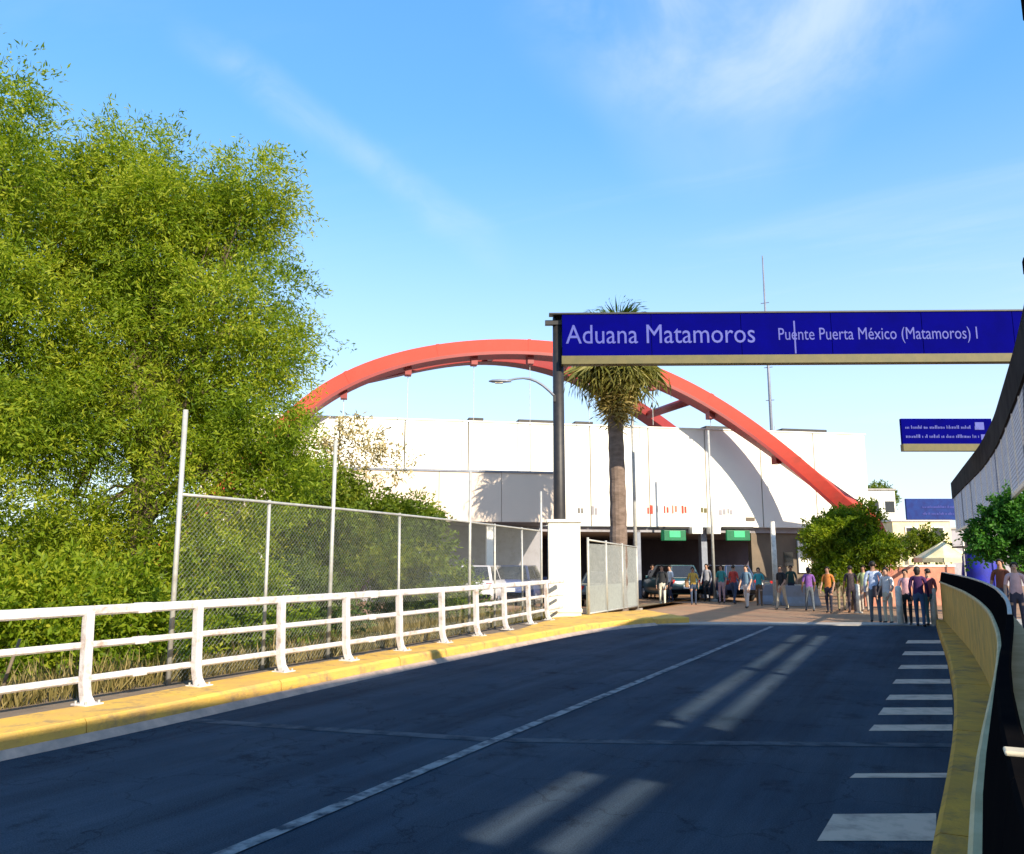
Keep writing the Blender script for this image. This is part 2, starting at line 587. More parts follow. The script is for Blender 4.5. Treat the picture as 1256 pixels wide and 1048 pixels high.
def wire_lattice(P0, dx, dz, w, h, pitch, rad, skew=True):
    """diamond (or square) wire mesh in a rectangle: P0 corner, dx/dz unit vectors"""
    V, F = [], []
    P0, dx, dz = Vector(P0), Vector(dx), Vector(dz)
    nrm = dx.cross(dz).normalized()

    def seg(a, b, off):
        d = (b - a)
        if d.length < 0.02:
            return
        d.normalize()
        s = nrm.cross(d)
        o = [nrm * rad, (-nrm * 0.5 + s * 0.87) * rad, (-nrm * 0.5 - s * 0.87) * rad]
        i = len(V)
        for p in (a, b):
            for q in o:
                V.append(tuple(p + q + nrm * off))
        for q in range(3):
            r = (q + 1) % 3
            F.append((i + q, i + r, i + 3 + r, i + 3 + q))

    if skew:
        st = pitch * 1.414
        k = -h
        while k < w:
            a0 = max(k, 0)
            a1 = min(k + h, w)
            if a1 > a0:
                seg(P0 + dx * a0 + dz * (a0 - k), P0 + dx * a1 + dz * (a1 - k), rad)
                seg(P0 + dx * a0 + dz * (h - (a0 - k)), P0 + dx * a1 + dz * (h - (a1 - k)), -rad)
            k += st
    else:
        k = pitch
        while k < w:
            seg(P0 + dx * k, P0 + dx * k + dz * h, rad)
            k += pitch
        k = pitch
        while k < h:
            seg(P0 + dz * k, P0 + dz * k + dx * w, -rad)
            k += pitch
    return V, F


def lattice_obj(name, m, parent, *a, **k):
    V, F = wire_lattice(*a, **k)
    me = bpy.data.meshes.new(name)
    me.from_pydata(V, [], F)
    me.materials.append(m)
    return put(name, me, parent)


# ------------------------------------------------------------------ plan lines of the bridge
def line(ys, xs):
    ys, xs = np.array(ys, float), np.array(xs, float)
    yy = np.linspace(ys[0], ys[-1], 400)
    xx = np.interp(yy, ys, xs)
    k = np.hanning(41)
    k /= k.sum()
    xp = np.concatenate([np.full(20, xx[0]) + (np.arange(-20, 0)) * (xx[1] - xx[0]), xx,
                         np.full(20, xx[-1]) + np.arange(1, 21) * (xx[-1] - xx[-2])])
    xs2 = np.convolve(xp, k, 'valid')
    return lambda y: float(np.interp(y, yy, xs2))


kerbL = line([-14, 2, 6.5, 11, 16, 20, 22.3, 24.2], [-8.1, -8.1, -8.1, -8.4, -8.5, -8.5, -8.25, -7.6])
railX = line([-14, 2, 10, 14, 16.5, 20.5, 23.2], [-9.08, -9.08, -9.04, -9.2, -9.42, -9.98, -10.40])
kerbR = line([-14, 2, 5.5, 6.5, 9.5, 13, 18, 24, 27.6], [-0.30, -0.27, -0.20, -0.13, 0.0, 0.06, 0.02, -0.12, -0.18])
wallX = line([-14, 1.9, 2.8, 4.8, 7.4, 11, 14.5, 18.5, 22, 26.6, 28], [-0.05, 0.01, 0.07, 0.23, 0.39, 0.50, 0.50, 0.42, 0.27, 0.06, 0.0])
canX = line([-16, 8, 14.6, 20.8, 27, 32, 39, 47, 58], [1.74, 1.74, 1.80, 1.98, 2.06, 2.12, 2.0, 1.62, 1.12])
KZ = 0.22                                   # kerb height
ys_road = np.linspace(-14, 24.2, 80)
END_L, END_R = (-7.6, 24.2), (-0.17, 27.7)   # skewed end of the bridge deck

# ------------------------------------------------------------------ ground, road, pavements
g = MB().quad([(-900, -600, -0.06), (900, -600, -0.06), (900, 1500, -0.06), (-900, 1500, -0.06)])
tag(g.build("ground", FARG), kind="structure")

m = MB()
NV = 80
for k in range(NV):
    y0 = -14 + (24.2 + 14) * k / NV
    y1 = -14 + (24.2 + 14) * (k + 1) / NV
    m.quad([(kerbL(y0) - 0.05, y0, 0), (kerbR(y0) + 0.1, y0, 0), (kerbR(y1) + 0.1, y1, 0), (kerbL(y1) - 0.05, y1, 0)])
m.quad([(kerbL(24.2) - 0.05, 24.2, 0), (kerbR(24.2) + 0.1, 24.2, 0), (END_R[0] + 0.15, END_R[1], 0)])
road = tag(m.build("road", ASPHALT), kind="structure")

# worn centre line, as a strip 4 mm above
m = MB()
cl = line([-14, 4, 8, 13, 22, 26], [-4.18, -4.2, -4.29, -4.31, -4.40, -4.44])
for k in range(60):
    y0, y1 = -10 + 35.2 * k / 60, -10 + 35.2 * (k + 1) / 60
    m.quad([(cl(y0) - .065, y0, .008), (cl(y0) + .065, y0, .008), (cl(y1) + .065, y1, .008), (cl(y1) - .065, y1, .008)])
m.build("centre_line", MARK, road)
# cement filled expansion joint, skewed across the deck
m = MB()
jp = [(-8.0, 7.25), (-6.98, 7.42), (-4.35, 7.92), (-2.2, 8.85), (0.0, 9.85)]
for (a, b), (c, d) in zip(jp[:-1], jp[1:]):
    m.quad([(a, b - .10, .004), (c, d - .10, .004), (c, d + .11, .004), (a, b + .11, .004)])
m.build("expansion_joint", JOINT, road)
# sun stripes painted as pale bars across the right shoulder, square to the skewed joint
BARM = mat("painted_sun_bar", (0.58, 0.43, 0.33), (0.22, 0.17, 0.14), 0.8, 5, 0.2, 60, contrast=(0.45, 0.8))
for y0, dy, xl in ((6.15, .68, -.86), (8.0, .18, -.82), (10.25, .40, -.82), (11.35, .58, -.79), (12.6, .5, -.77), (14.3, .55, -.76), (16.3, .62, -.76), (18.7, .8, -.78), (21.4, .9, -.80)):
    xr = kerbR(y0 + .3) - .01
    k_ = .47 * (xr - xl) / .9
    MB().quad([(xl, y0, .004), (xr, y0 + k_, .004), (xr, y0 + dy + k_, .004), (xl + .03, y0 + dy, .004)]).build("sun_bar", BARM, road)
# pale concrete strip at the end of the deck
m = MB()
dv = Vector((END_R[0] - END_L[0], END_R[1] - END_L[1], 0)).normalized()
pv = Vector((-dv.y, dv.x, 0))
a = Vector((END_L[0], END_L[1], 0.0)) - dv * 1.2
b = Vector((END_R[0], END_R[1], 0.0)) + dv * 0.5
m.hexa([a - Vector((0, 0, .02)), b - Vector((0, 0, .02)), b + pv * 1.0 - Vector((0, 0, .02)), a + pv * 1.0 - Vector((0, 0, .02))],
       [a + Vector((0, 0, .03)), b + Vector((0, 0, .03)), b + pv * 1.0 + Vector((0, 0, .03)), a + pv * 1.0 + Vector((0, 0, .03))])
tag(m.build("deck_end_strip", CONCRETE, road))
# customs forecourt beyond
m = MB()
m.quad([(END_L[0] - 6, END_L[1] - 1.0, -0.01), (END_R[0] + 1.0, END_R[1] + .4, -0.01), (10, 34, -0.01), (22, 90, -0.01), (-60, 90, -0.01), (-30, 26, -0.01)])
tag(m.build("forecourt_pavement", APRON), kind="structure")

# kerbs: one stone after another
kl = bpy.data.objects.new("kerb", None)
kl.location = (-8.4, 0, 0)
COL.objects.link(kl)
tag(kl, kind="structure")
y = -8.0
rk = random.Random(3)
while y < 24.0:
    y2 = min(y + 1.55, 24.1)
    fr = []
    dz = rk.uniform(-.008, .008)
    dx = rk.uniform(-.010, .010)
    for q in np.linspace(y + .006, y2 - .006, 4):
        xi = kerbL(q) + dx
        wd = 0.80 + (max(0, q - 18.5) * 0.26)
        fr.append([(xi, q, -.03), (xi - .02, q, KZ - .035 + dz), (xi - .055, q, KZ + dz), (xi - wd, q, KZ + dz + .004), (xi - wd, q, -.03)])
    MB().sweep(fr).build("kerb_stone", YELLOW, kl)
    y = y2
m = MB()
fr = []
for q in np.linspace(-8, 24.1, 60):          # unpainted gutter lip along the foot
    xi = kerbL(q)
    fr.append([(xi + .12, q, -.02), (xi + .10, q, .012), (xi + .02, q, .075), (xi - .05, q, .075), (xi - .05, q, -.02)])
m.sweep(fr).build("gutter_lip", KERBBASE, kl)
# the yellow traffic corner in front of the gate
m = MB()
cor = [(-10.6, 23.2), (-8.9, 23.0), (-7.75, 24.05), (-6.9, 25.3), (-9.4, 28.6), (-10.3, 25.2)]
m.hexa([(x, y, -.03) for x, y in cor], [(x, y, KZ - .03) for x, y in cor])
m.build("corner_stone", YELLOW, kl, bevel=.03)

kr = bpy.data.objects.new("kerb", None)
kr.location = (-0.1, 0, 0)
COL.objects.link(kr)
tag(kr, kind="structure")
y = -3.0
while y < 27.4:
    y2 = min(y + 1.8, 27.5)
    fr = []
    dz = rk.uniform(-.006, .006)
    for q in np.linspace(y + .006, y2 - .006, 4):
        xi, xo = kerbR(q), wallX(q) + .05
        fr.append([(xi, q, -.03), (xi + .015, q, .17 + dz), (xi + .05, q, .20 + dz), (xo, q, .20 + dz), (xo, q, -.03)])
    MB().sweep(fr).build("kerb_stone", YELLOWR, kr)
    y = y2

# left verge under the rail and the rough ground falling away behind it
m = MB()
fr = []
for k in range(60):
    y0, y1 = -12 + 36 * k / 60, -12 + 36 * (k + 1) / 60
    m.quad([(kerbL(y0) - .6, y0, KZ - .015), (kerbL(y0) - 2.2, y0, KZ - .04), (kerbL(y1) - 2.2, y1, KZ - .04), (kerbL(y1) - .6, y1, KZ - .015)])
tag(m.build("verge_path", VERGE), kind="structure")
m = MB()
nx, ny = 34, 40
grid = []
for i in range(nx + 1):
    for j in range(ny + 1):
        x = -10.2 - 50 * (i / nx) ** 1.6
        yy = -14 + 52 * j / ny
        z = 0.18 - 0.5 * (1 - math.exp(-i / 8)) + (rng.normal() * .05 if i > 1 else 0)
        grid.append((x, yy, max(z, -0.04)))
m.v = grid
m.f = [(i * (ny + 1) + j, i * (ny + 1) + j + 1, (i + 1) * (ny + 1) + j + 1, (i + 1) * (ny + 1) + j) for i in range(nx) for j in range(ny)]
tag(m.build("rough_ground", DIRT, smooth=True), kind="structure")
# pedestrian walkway on the right
m = MB()
for k in range(40):
    y0, y1 = -8 + 36 * k / 40, -8 + 36 * (k + 1) / 40
    m.hexa([(wallX(y0) + .1, y0, -.03), (7.5, y0, -.03), (7.5, y1, -.03), (wallX(y1) + .1, y1, -.03)],
           [(wallX(y0) + .1, y0, .25), (7.5, y0, .25), (7.5, y1, .25), (wallX(y1) + .1, y1, .25)])
tag(m.build("walkway_pavement", WALK), kind="structure")

# ------------------------------------------------------------------ right parapet
pp = empty("parapet_wall", (0.3, 10, 0), "curved yellow parapet wall with black steel rail plate along the shaded right kerb", "wall")
LEAN = .048                                    # the plate tilts outwards
y = -1.5
while y < 27.6:                               # cast lengths with open joints
    y2 = min(y + 2.9, 27.7)
    fr = []
    for q in np.linspace(y + .008, y2 - .008, 7):
        x = wallX(q)
        fr.append([(x, q, .1), (x + .005, q, 1.255), (x + .17, q, 1.255), (x + .18, q, .1)])
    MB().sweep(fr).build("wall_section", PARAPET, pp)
    fr = []
    for q in np.linspace(y + .004, y2 - .004, 7):
        x = wallX(q)
        fr.append([(x - .022, q, 1.257), (x - .022, q, 1.29), (x - .012, q, 1.30), (x + .19, q, 1.30), (x + .19, q, 1.257)])
    MB().sweep(fr).build("coping", COPING, pp)
    fr = []
    for q in np.linspace(y + .002, y2 - .002, 7):
        x = wallX(q) + .004
        fr.append([(x, q, 1.302), (x + LEAN, q, 1.545), (x + LEAN + .006, q, 1.553), (x + LEAN + .030, q, 1.553), (x + LEAN + .036, q, 1.545), (x + .036, q, 1.302)])
    MB().sweep(fr).build("rail_plate", BLACKP, pp)
    y = y2
fr = []
for q in np.linspace(5.6, 27.6, 40):
    x = wallX(q) + LEAN - .002
    h_ = .004 + .018 * min(1, (q - 5.6) / 3)
    fr.append([(x + .012, q, 1.5535), (x + .012, q, 1.5535 + h_), (x + .036, q, 1.5535 + h_), (x + .036, q, 1.5535)])
MB().sweep(fr).build("top_trim", GALV, pp)
for q in (1.56, 8.4, 12.6):
    x = wallX(q) + LEAN + .002
    MB().box((x + .020, q, 1.556), (.038, .040, .008)).build("clamp", PALE, pp, bevel=.003)

# ------------------------------------------------------------------ walkway canopy (shades the road)
can = empty("walkway_canopy", (5.0, 8, 0.25), "dark roofed pedestrian walkway canopy with grey mesh screen at upper right", "canopy")
ZR = 6.5
HS = ZR / math.tan(SUN_EL)
OX, OY = HS * SUN_H.x, HS * -SUN_H.y         # ground shadow lies OX to the left and OY further on


def roof_piece(xl, xr, y0, y1, skew=0.0, name="roof_panel", zt=.05, mt=None):
    """xl, xr functions of y; skew: far edge shift from the left to the right side"""
    n = max(2, int((y1 - y0) / 2) + 1)
    fr = []
    for q in np.linspace(y0, y1, n):
        a, b = xl(q), xr(q)
        fr.append([(a, q, ZR), (b, q + skew, ZR), (b, q + skew, ZR + zt), (a, q, ZR + zt)])
    return MB().sweep(fr).build(name, mt or ROOFD, can)


def drift(base):
    return lambda q: base - 0.03 * max(0.0, q - 3.0)


cn = lambda v: (lambda q: v)
Y_A, Y_B = -16.0, 20.3
edges = list(np.arange(Y_A, Y_B - 2, 4.25)) + [Y_B]
s1a, s1b, s2a, s2b = drift(OX - 3.00), drift(OX - 2.68), drift(OX - 2.46), drift(OX - 2.14)
x3 = OX - 0.84
for q0, q1 in zip(edges[:-1], edges[1:]):
    roof_piece(lambda q: canX(q) + .02, s1a, q0, q1 - .012)
    roof_piece(s1b, s2a, q0, q1 - .012)
    roof_piece(s2b, cn(x3), q0, q1 - .012)
# cover strips that close the two skylight slots except where light comes through
open_y = [(2.0, 3.2), (4.6, 4.75), (5.05, 7.05), (9.4, 22.6)]
cov, last = [], Y_A
for o0, o1 in open_y:
    cov.append((last, o0 - OY))
    last = o1 - OY
cov.append((last, Y_B))
for c0, c1 in cov:
    for xa, xb in ((s1a, s1b), (s2a, s2b)):
        MB_o = roof_piece(lambda q, xa=xa: xa(q) - .015, lambda q, xb=xb: xb(q) + .015, c0, c1, name="cover_strip", zt=.03)
        MB_o.location.z += .055
# the outer row of sheets
for q0, q1 in zip(edges[:-1], edges[1:]):
    roof_piece(cn(x3 + .004), cn(OX + 0.22), q0, q1 - .012)
roof_piece(cn(OX + 0.224), cn(OX + 1.35), Y_A, Y_B)
roof_piece(lambda q: canX(q) + .02, lambda q: canX(q) + 1.1, Y_B + .01, 57.4)       # narrow far end
# fascia beam, lower screen rail, rafters
for (z0, z1, dx, nm, mt) in ((5.72, 6.70, -.06, "fascia_beam", ROOFE), (3.66, 3.78, -.03, "screen_rail", GALV)):
    fr = []
    for q in np.linspace(-10, 57.4, 110):
        x = canX(q) + dx
        fr.append([(x, q, z0), (x, q, z1), (x + .08, q, z1), (x + .08, q, z0)])
    MB().sweep(fr).build(nm, mt, can)
for q in np.arange(-0.9, 57, 5.1):
    xe = canX(q)
    wide = q < 20
    for xa, xb in (((xe, 6.55), (OX - 1.9, OX + 1.2)) if wide else ((xe, xe + 1.1),)):
        MB().box(((xa + xb) / 2, q, 6.38), (xb - xa, .12, .2)).build("rafter", ROOFE, can)
    if wide:
        MB().tube([(6.2, q, .2), (6.2, q, 6.3)], .09, 10).build("post", STEELG, can, smooth=True)
    else:
        MB().tube([(xe + 1.0, q, .0), (xe + 1.0, q, 6.3)], .06, 8).build("post", STEELG, can, smooth=True)
for q, ln in ((7.4, .70), (14.6, .20)):       # spotlight brackets under the eaves
    x = canX(q)
    MB().box((x - ln / 2 - .06, q, 6.46), (ln, .22, .22)).build("spotlight", BLACKP, can, bevel=.01)
q = 17.0
while q < 57.1:
    q2 = min(q + 2.6, 57.2)
    p0, p1 = Vector((canX(q), q, 3.78)), Vector((canX(q2), q2, 3.78))
    d = (p1 - p0)
    lattice_obj("screen_panel", SCREEN, can, p0, d.normalized(), (0, 0, 1), d.length, 2.38, .11, .0075, skew=False)
    MB().box((p0.x, p0.y, 4.97), (.06, .06, 2.38)).build("screen_post", STEELG, can)
    q = q2

# ------------------------------------------------------------------ white guard rail on the left
gr = empty("guard_rail", (-9.1, 10, KZ), "white painted three-bar guard rail along the yellow left kerb", "guard rail")
posts = [-3.3, -1.65, 0.0, 1.62, 3.25, 4.88, 6.51, 8.14, 9.74, 11.36, 13.02, 14.68, 16.38, 18.2, 20.1, 21.8]
for q in posts:
    x = railX(q)
    b = MB()
    fr = []
    for z, off, w in ((KZ - .03, .11, .075), (KZ + .03, .10, .065), (KZ + .10, .055, .05), (KZ + .22, .025, .05), (KZ + .5, .015, .05), (KZ + .85, 0.0, .05), (KZ + 1.06, -.005, .05)):
        c = x + .06 + off
        fr.append([(c - .055, q - w, z), (c + .055, q - w, z), (c + .055, q + w, z), (c - .055, q + w, z)])
    b.sweep(fr)
    po = b.build("post", WHITEP, gr, bevel=.012)
    MB().box((x + .16, q, KZ + .008), (.26, .24, .022)).build("base_plate", WHITEP, po, bevel=.004)
    for sx, sy in ((-.09, -.085), (.09, -.085), (-.09, .085), (.09, .085)):
        MB().tube([(x + .16 + sx, q + sy, KZ + .015), (x + .16 + sx, q + sy, KZ + .05)], .014, 6).build("bolt", GALV, po)
for zc, hh, ww in ((1.06, .115, .11), (.66, .08, .075), (.27, .08, .075)):
    fr = []
    for q in np.linspace(-5, 23.6, 70):
        x = railX(q)
        c = .02
        fr.append([(x - ww / 2, q, KZ + zc - hh / 2 + c), (x - ww / 2, q, KZ + zc + hh / 2 - c), (x - ww / 2 + c, q, KZ + zc + hh / 2), (x + ww / 2 - c, q, KZ + zc + hh / 2),
                   (x + ww / 2, q, KZ + zc + hh / 2 - c), (x + ww / 2, q, KZ + zc - hh / 2 + c), (x + ww / 2 - c, q, KZ + zc - hh / 2), (x - ww / 2 + c, q, KZ + zc - hh / 2)])
    MB().sweep(fr).build("rail", WHITEP, gr)
    for q in (2.4, 7.3, 12.2, 17.3):
        MB().box((railX(q), q, KZ + zc), (ww + .014, .20, hh + .014), rz=0).build("sleeve", WHITEP, gr, bevel=.01)

# ------------------------------------------------------------------ chain link fence on the left
fx = lambda q: railX(q) - .42


def y_at_px(px, fn, lo=0.5, hi=26.0):         # where a plan line passes the image column
    d = ray(px, 690)
    for _ in range(50):
        mid_ = (lo + hi) / 2
        if fn(mid_) * d[1] - mid_ * d[0] < 0:    # too far left: go further out
            lo = mid_
        else:
            hi = mid_
    return (lo + hi) / 2


cf = empty("chain_link_fence", (-9.5, 12, KZ), "galvanised chain link fence behind the white guard rail", "fence")
fpost = [(216, 1), (328, 0), (406, 1), (490, 0), (576, 1), (607, 0), (641, 0), (664, 1)]
fy = [y_at_px(px, fx) for px, _ in fpost]
fz = 2.68
FTOP = lambda q: KZ + 2.40 + 0.022 * (8 - min(q, 22)) * 0.0
for (px, tall), q in zip(fpost, fy):
    h = 3.80 if tall else 2.62
    lean = random.uniform(-.03, .03)
    MB().tube([(fx(q), q, KZ - .1), (fx(q) + lean * .4, q, KZ + h * .5), (fx(q) + lean, q, KZ + h)], .036 if tall else .028, 10).build("post", GALV, cf, smooth=True)
b = MB()
b.tube([(fx(q), q, KZ + 2.58) for q in np.linspace(fy[0], fy[-1], 24)], .024, 8)
b.build("top_rail", GALV, cf, smooth=True)
for q0, q1 in zip(fy[:-1], fy[1:]):
    p0, p1 = Vector((fx(q0), q0, KZ + .02)), Vector((fx(q1), q1, KZ + .02))
    d = p1 - p0
    lattice_obj("mesh_panel", WIRE, cf, p0, d.normalized(), (0, 0, 1), d.length, 2.55, .055, .0014)
# short leaning stakes left of the fence
for px, py, hh, ln, lab in ((137, 852, .42, .02, "short brown stake standing under the near guard rail"), (26, 880, .75, .22, "thin leaning brown stick in the weeds at far left")):
    p = G(px, py, KZ - .05)
    s_ = MB().tube([(p[0] - .5, p[1], KZ - .1), (p[0] - .5, p[1] + ln * .5, KZ + hh * .5), (p[0] - .5, p[1] + ln, KZ + hh)], [.022, .02, .017], 8).build("wooden_stake", BARK, smooth=True)
    tag(s_, lab, "stake")

# ------------------------------------------------------------------ white pillar, gate
sd = Vector((0.9, 0.436, 0)).normalized()       # direction of the gantry and everything square to the skew
sn = Vector((sd.y, -sd.x, 0))                  # towards the camera
pc = Vector((-10.64, 24.30, 0))
wp = empty("white_pillar", pc, "square white rendered pillar at the end of the guard rail", "pillar")
wp_b = MB().box(pc + Vector((0, 0, 1.55)), (1.02, .9, 3.1), ax=(sd, -sn)).build("shaft", PILLARM, wp, bevel=.02)
MB().box(pc + Vector((0, 0, 3.15)), (1.12, 1.0, .10), ax=(sd, -sn)).build("cap", PILLARM, wp, bevel=.015)
MB().box(pc + Vector((0, 0, .36)), (1.08, .96, .12), ax=(sd, -sn)).build("plinth", PILLARM, wp, bevel=.015)

ga = Vector((-10.05, 24.9, 0.15))
gb = Vector((*W(781, 690, 31.5)[:2], 0.15))
gd = (gb - ga).normalized()
gl = (gb - ga).length
gt = empty("chain_link_gate", ga, "grey-green chain link gate between the white pillar and a thin pole", "gate")
for k in range(4):
    p = ga + gd * gl * k / 3
    MB().tube([p, p + Vector((0, 0, 2.5 - .06 * k))], .04, 8).build("post", GALV, gt, smooth=True)
for z in (.08, 2.42):
    MB().tube([ga + Vector((0, 0, z)), gb + Vector((0, 0, z - .15 * (z > 1)))], .03, 8).build("rail", GALV, gt, smooth=True)
lattice_obj("mesh_panel", WIRE, gt, ga + Vector((0, 0, .1)), gd, (0, 0, 1), gl, 2.2, .045, .0055)
MB().box((ga + gb) / 2 + Vector((0, 0, .5)) - Vector((gd.y, -gd.x, 0)) * .08, (gl - .1, .04, .9), ax=(gd, Vector((-gd.y, gd.x, 0)))).build(
    "kick_board", mat("gate_board", (0.42, 0.47, 0.42), (0.36, 0.40, 0.37), .7, 2), gt)

# ------------------------------------------------------------------ overhead sign gantry
S0 = Vector((-10.72, 24.17, 0))                 # foot of the dark pole
SL = 17.6
Z1, Z2, Z3 = 9.93, 8.53, 8.24


def on_sign(t, z, out=0.0):
    return S0 + sd * t + sn * out + Vector((0, 0, z))


sg = empty("overhead_sign", S0, "long dark blue overhead sign reading Aduana Matamoros above the road", "sign")
MB().box(on_sign(SL / 2 + .12, (Z1 + Z2) / 2, .27), (SL - .02, .14, Z1 - Z2 - .02), ax=(sd, -sn)).build("backing", DARKM, sg)
for k in range(6):
    MB().box(on_sign(.12 + SL * (k + .5) / 6, (Z1 + Z2) / 2, .372), (SL / 6 - .014, .056, Z1 - Z2), ax=(sd, -sn)).build("panel", BLUE, sg, bevel=.008)
MB().box(on_sign(SL / 2 + .12, (Z2 + Z3) / 2 - .003, .27), (SL + .04, .34, Z2 - Z3 - .006), ax=(sd, -sn)).build("ledge", LEDGE, sg, bevel=.012)
MB().box(on_sign(SL / 2 - .05, Z1 + .035, .27), (SL + .5, .32, .06), ax=(sd, -sn)).build("top_cap", DARKM, sg, bevel=.01)
MB().box(on_sign(-.12, Z1 - .20, .12), (.62, .16, .16), ax=(sd, -sn)).build("arm_stub", DARKM, sg, bevel=.01)
MB().tube([on_sign(0, -.02), on_sign(0, 3.3), on_sign(0, 9.95)], [.21, .20, .175], 14).build("pole", DARKM, sg, smooth=True)
MB().tube([on_sign(SL - .2, -.02), on_sign(SL - .2, 9.95)], [.21, .18], 14).build("pole", DARKM, sg, smooth=True)
MB().box(on_sign(7.72, (Z1 + Z2) / 2 - .12, .405), (.05, .012, 1.1), ax=(sd, -sn)).build("seam_strip", SIGNTXT2, sg)
for z in (8.9, 9.7):
    MB().tube([on_sign(0, z, 0.05), on_sign(SL, z, .12)], .07, 8).build("back_beam", DARKM, sg, smooth=True)


def text(body, t, z, width, height, m, parent, shear=0.0):
    cu = bpy.data.curves.new("lettering", 'FONT')
    cu.body = body
    cu.size = 1.0
    cu.extrude = 0.006
    cu.offset = 0.0
    cu.resolution_u = 3
    tmp = bpy.data.objects.new("tmp_text", cu)
    COL.objects.link(tmp)
    bpy.context.view_layer.update()
    dg = bpy.context.evaluated_depsgraph_get()
    me = bpy.data.meshes.new_from_object(tmp.evaluated_get(dg))
    bpy.data.objects.remove(tmp)
    co = np.empty(len(me.vertices) * 3)
    me.vertices.foreach_get("co", co)
    co = co.reshape(-1, 3)
    x0, x1 = co[:, 0].min(), co[:, 0].max()
    sx, sy = width / (x1 - x0), height / 0.72
    out = np.zeros_like(co)
    o = on_sign(t, z, .408)
    for k in range(3):
        out[:, k] = o[k] + (co[:, 0] - x0) * sx * sd[k] + co[:, 2] * sn[k]
    out[:, 2] += co[:, 1] * sy
    me.vertices.foreach_set("co", out.ravel())
    me.materials.clear()
    me.materials.append(m)
    me.update()
    ob = put("lettering", me, parent)
    return ob


def t_at(px):                                  # distance along the sign seen at an image column
    d = Vector(ray(px, 415))
    o = on_sign(0, 0, .4)
    # solve (o + sd t) x d = 0 in plan
    return (d.x * o.y - d.y * o.x) / (sd.x * d.y - sd.y * d.x)


ta, tb = t_at(694), t_at(926)
text("Aduana Matamoros", ta, 8.94, tb - ta, .66, SIGNTXT, sg)
ta, tb = t_at(955), t_at(1199)
text("Puente Puerta México (Matamoros) I", ta, 9.02, tb - ta, .42, SIGNTXT2, sg)

# street lamp on the pole
la = Vector(W(682, 488, 26.3))
lh = Vector(W(618, 468, 26.3))
sl = empty("street_lamp", la, "grey street lamp on a curved arm beside the dark sign pole", "lamp")
mid = (la + lh) / 2 + Vector((0, 0, .22))
MB().tube([la + (lh - la) * t + Vector((0, 0, .42 * math.sin(math.pi * t) * (1 - .3 * t))) for t in np.linspace(0, 1, 9)], [.045] * 5 + [.035] * 4, 8).build("arm", STEELG, sl, smooth=True)
hd = (lh - la)
hd.z = 0
hd.normalize()
fr = []
for t, w, h in ((-.25, .05, .04), (-.05, .09, .06), (.15, .13, .075), (.38, .11, .06), (.5, .03, .02)):
    c = lh + hd * t
    s_ = Vector((-hd.y, hd.x, 0))
    fr.append([c + s_ * (w * math.cos(a)) + Vector((0, 0, h * math.sin(a) * (1 if math.sin(a) > 0 else .7))) for a in np.linspace(0, 2 * math.pi, 11)[:-1]])
MB().sweep(fr).build("lamp_head", STEELG, sl, smooth=True)
MB().box(lh + hd * .16 + Vector((0, 0, -.055)), (.26, .13, .03), ax=(hd, Vector((-hd.y, hd.x, 0)))).build("lens", PALE, sl, bevel=.008)
MB().box(la + Vector((0, 0, -.03)), (.18, .12, .22), ax=(sd, -sn)).build("bracket", DARKM, sl)

# ------------------------------------------------------------------ customs hall
FD = Vector((0.783, 0.622, 0)).normalized()     # along the facade, to the right
FN = Vector((FD.y, -FD.x, 0))                   # out of the facade
F0 = Vector(W(870, 690, 44.0))
F0.z = 0


def fac(s, z, out=0.0):
    return F0 + FD * s + FN * out + Vector((0, 0, z))


def on_fac(px, py, out=0.0):                    # pixel on the facade plane (s, z)
    d = Vector(ray(px, py))
    o = Vector(O_C)
    t = (F0 + FN * out - o).dot(FN) / d.dot(FN)
    p = o + d * t
    return (p - F0).dot(FD), p.z


AXF = (FD, -FN)
hall = empty("customs_hall", F0, "long white customs hall with open lane bays under a blank upper wall", "building")
ZT, ZB = 9.0, 3.72
SLEFT, SRIGHT = -26.0, on_fac(1065, 600)[0]
npan = 11
w_ = (SRIGHT - SLEFT) / npan
for k in range(npan):
    MB().box(fac(SLEFT + w_ * (k + .5), (ZT + ZB) / 2, -.15), (w_ - .06, .30, ZT - ZB), ax=AXF).build("wall_panel", STUCCO, hall, bevel=.01)
MB().box(fac((SLEFT + SRIGHT) / 2, (ZT + ZB) / 2, -.45), (SRIGHT - SLEFT - .1, .25, ZT - ZB - .1), ax=AXF).build("backing_wall", STUCCO, hall)
MB().box(fac((SLEFT + SRIGHT) / 2, ZT + .04, -.2), (SRIGHT - SLEFT + .1, .5, .07), ax=AXF).build("coping", STUCCO, hall, bevel=.01)
MB().box(fac((SLEFT + SRIGHT) / 2, ZT - .6, -8.4), (SRIGHT - SLEFT, 15.6, .3), ax=AXF).build("roof_slab", CONCRETE, hall)
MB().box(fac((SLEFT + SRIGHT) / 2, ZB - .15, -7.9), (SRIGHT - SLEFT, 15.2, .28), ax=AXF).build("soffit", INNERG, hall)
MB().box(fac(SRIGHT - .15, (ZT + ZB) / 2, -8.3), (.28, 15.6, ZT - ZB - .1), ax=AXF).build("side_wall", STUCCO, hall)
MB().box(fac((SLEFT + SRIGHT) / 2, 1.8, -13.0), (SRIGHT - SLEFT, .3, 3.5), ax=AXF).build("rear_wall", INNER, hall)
# roof units
for px0, px1, py in ((632, 682, 518), (700, 722, 517), (858, 892, 526), (950, 1004, 529), (572, 590, 519)):
    a0, a1 = on_fac(px0, py, -2)[0], on_fac(px1, py, -2)[0]
    MB().box(fac((a0 + a1) / 2, ZT + .22, -1.6), (a1 - a0, .9, .44), ax=AXF).build("roof_vent", DARKM, hall, bevel=.02)
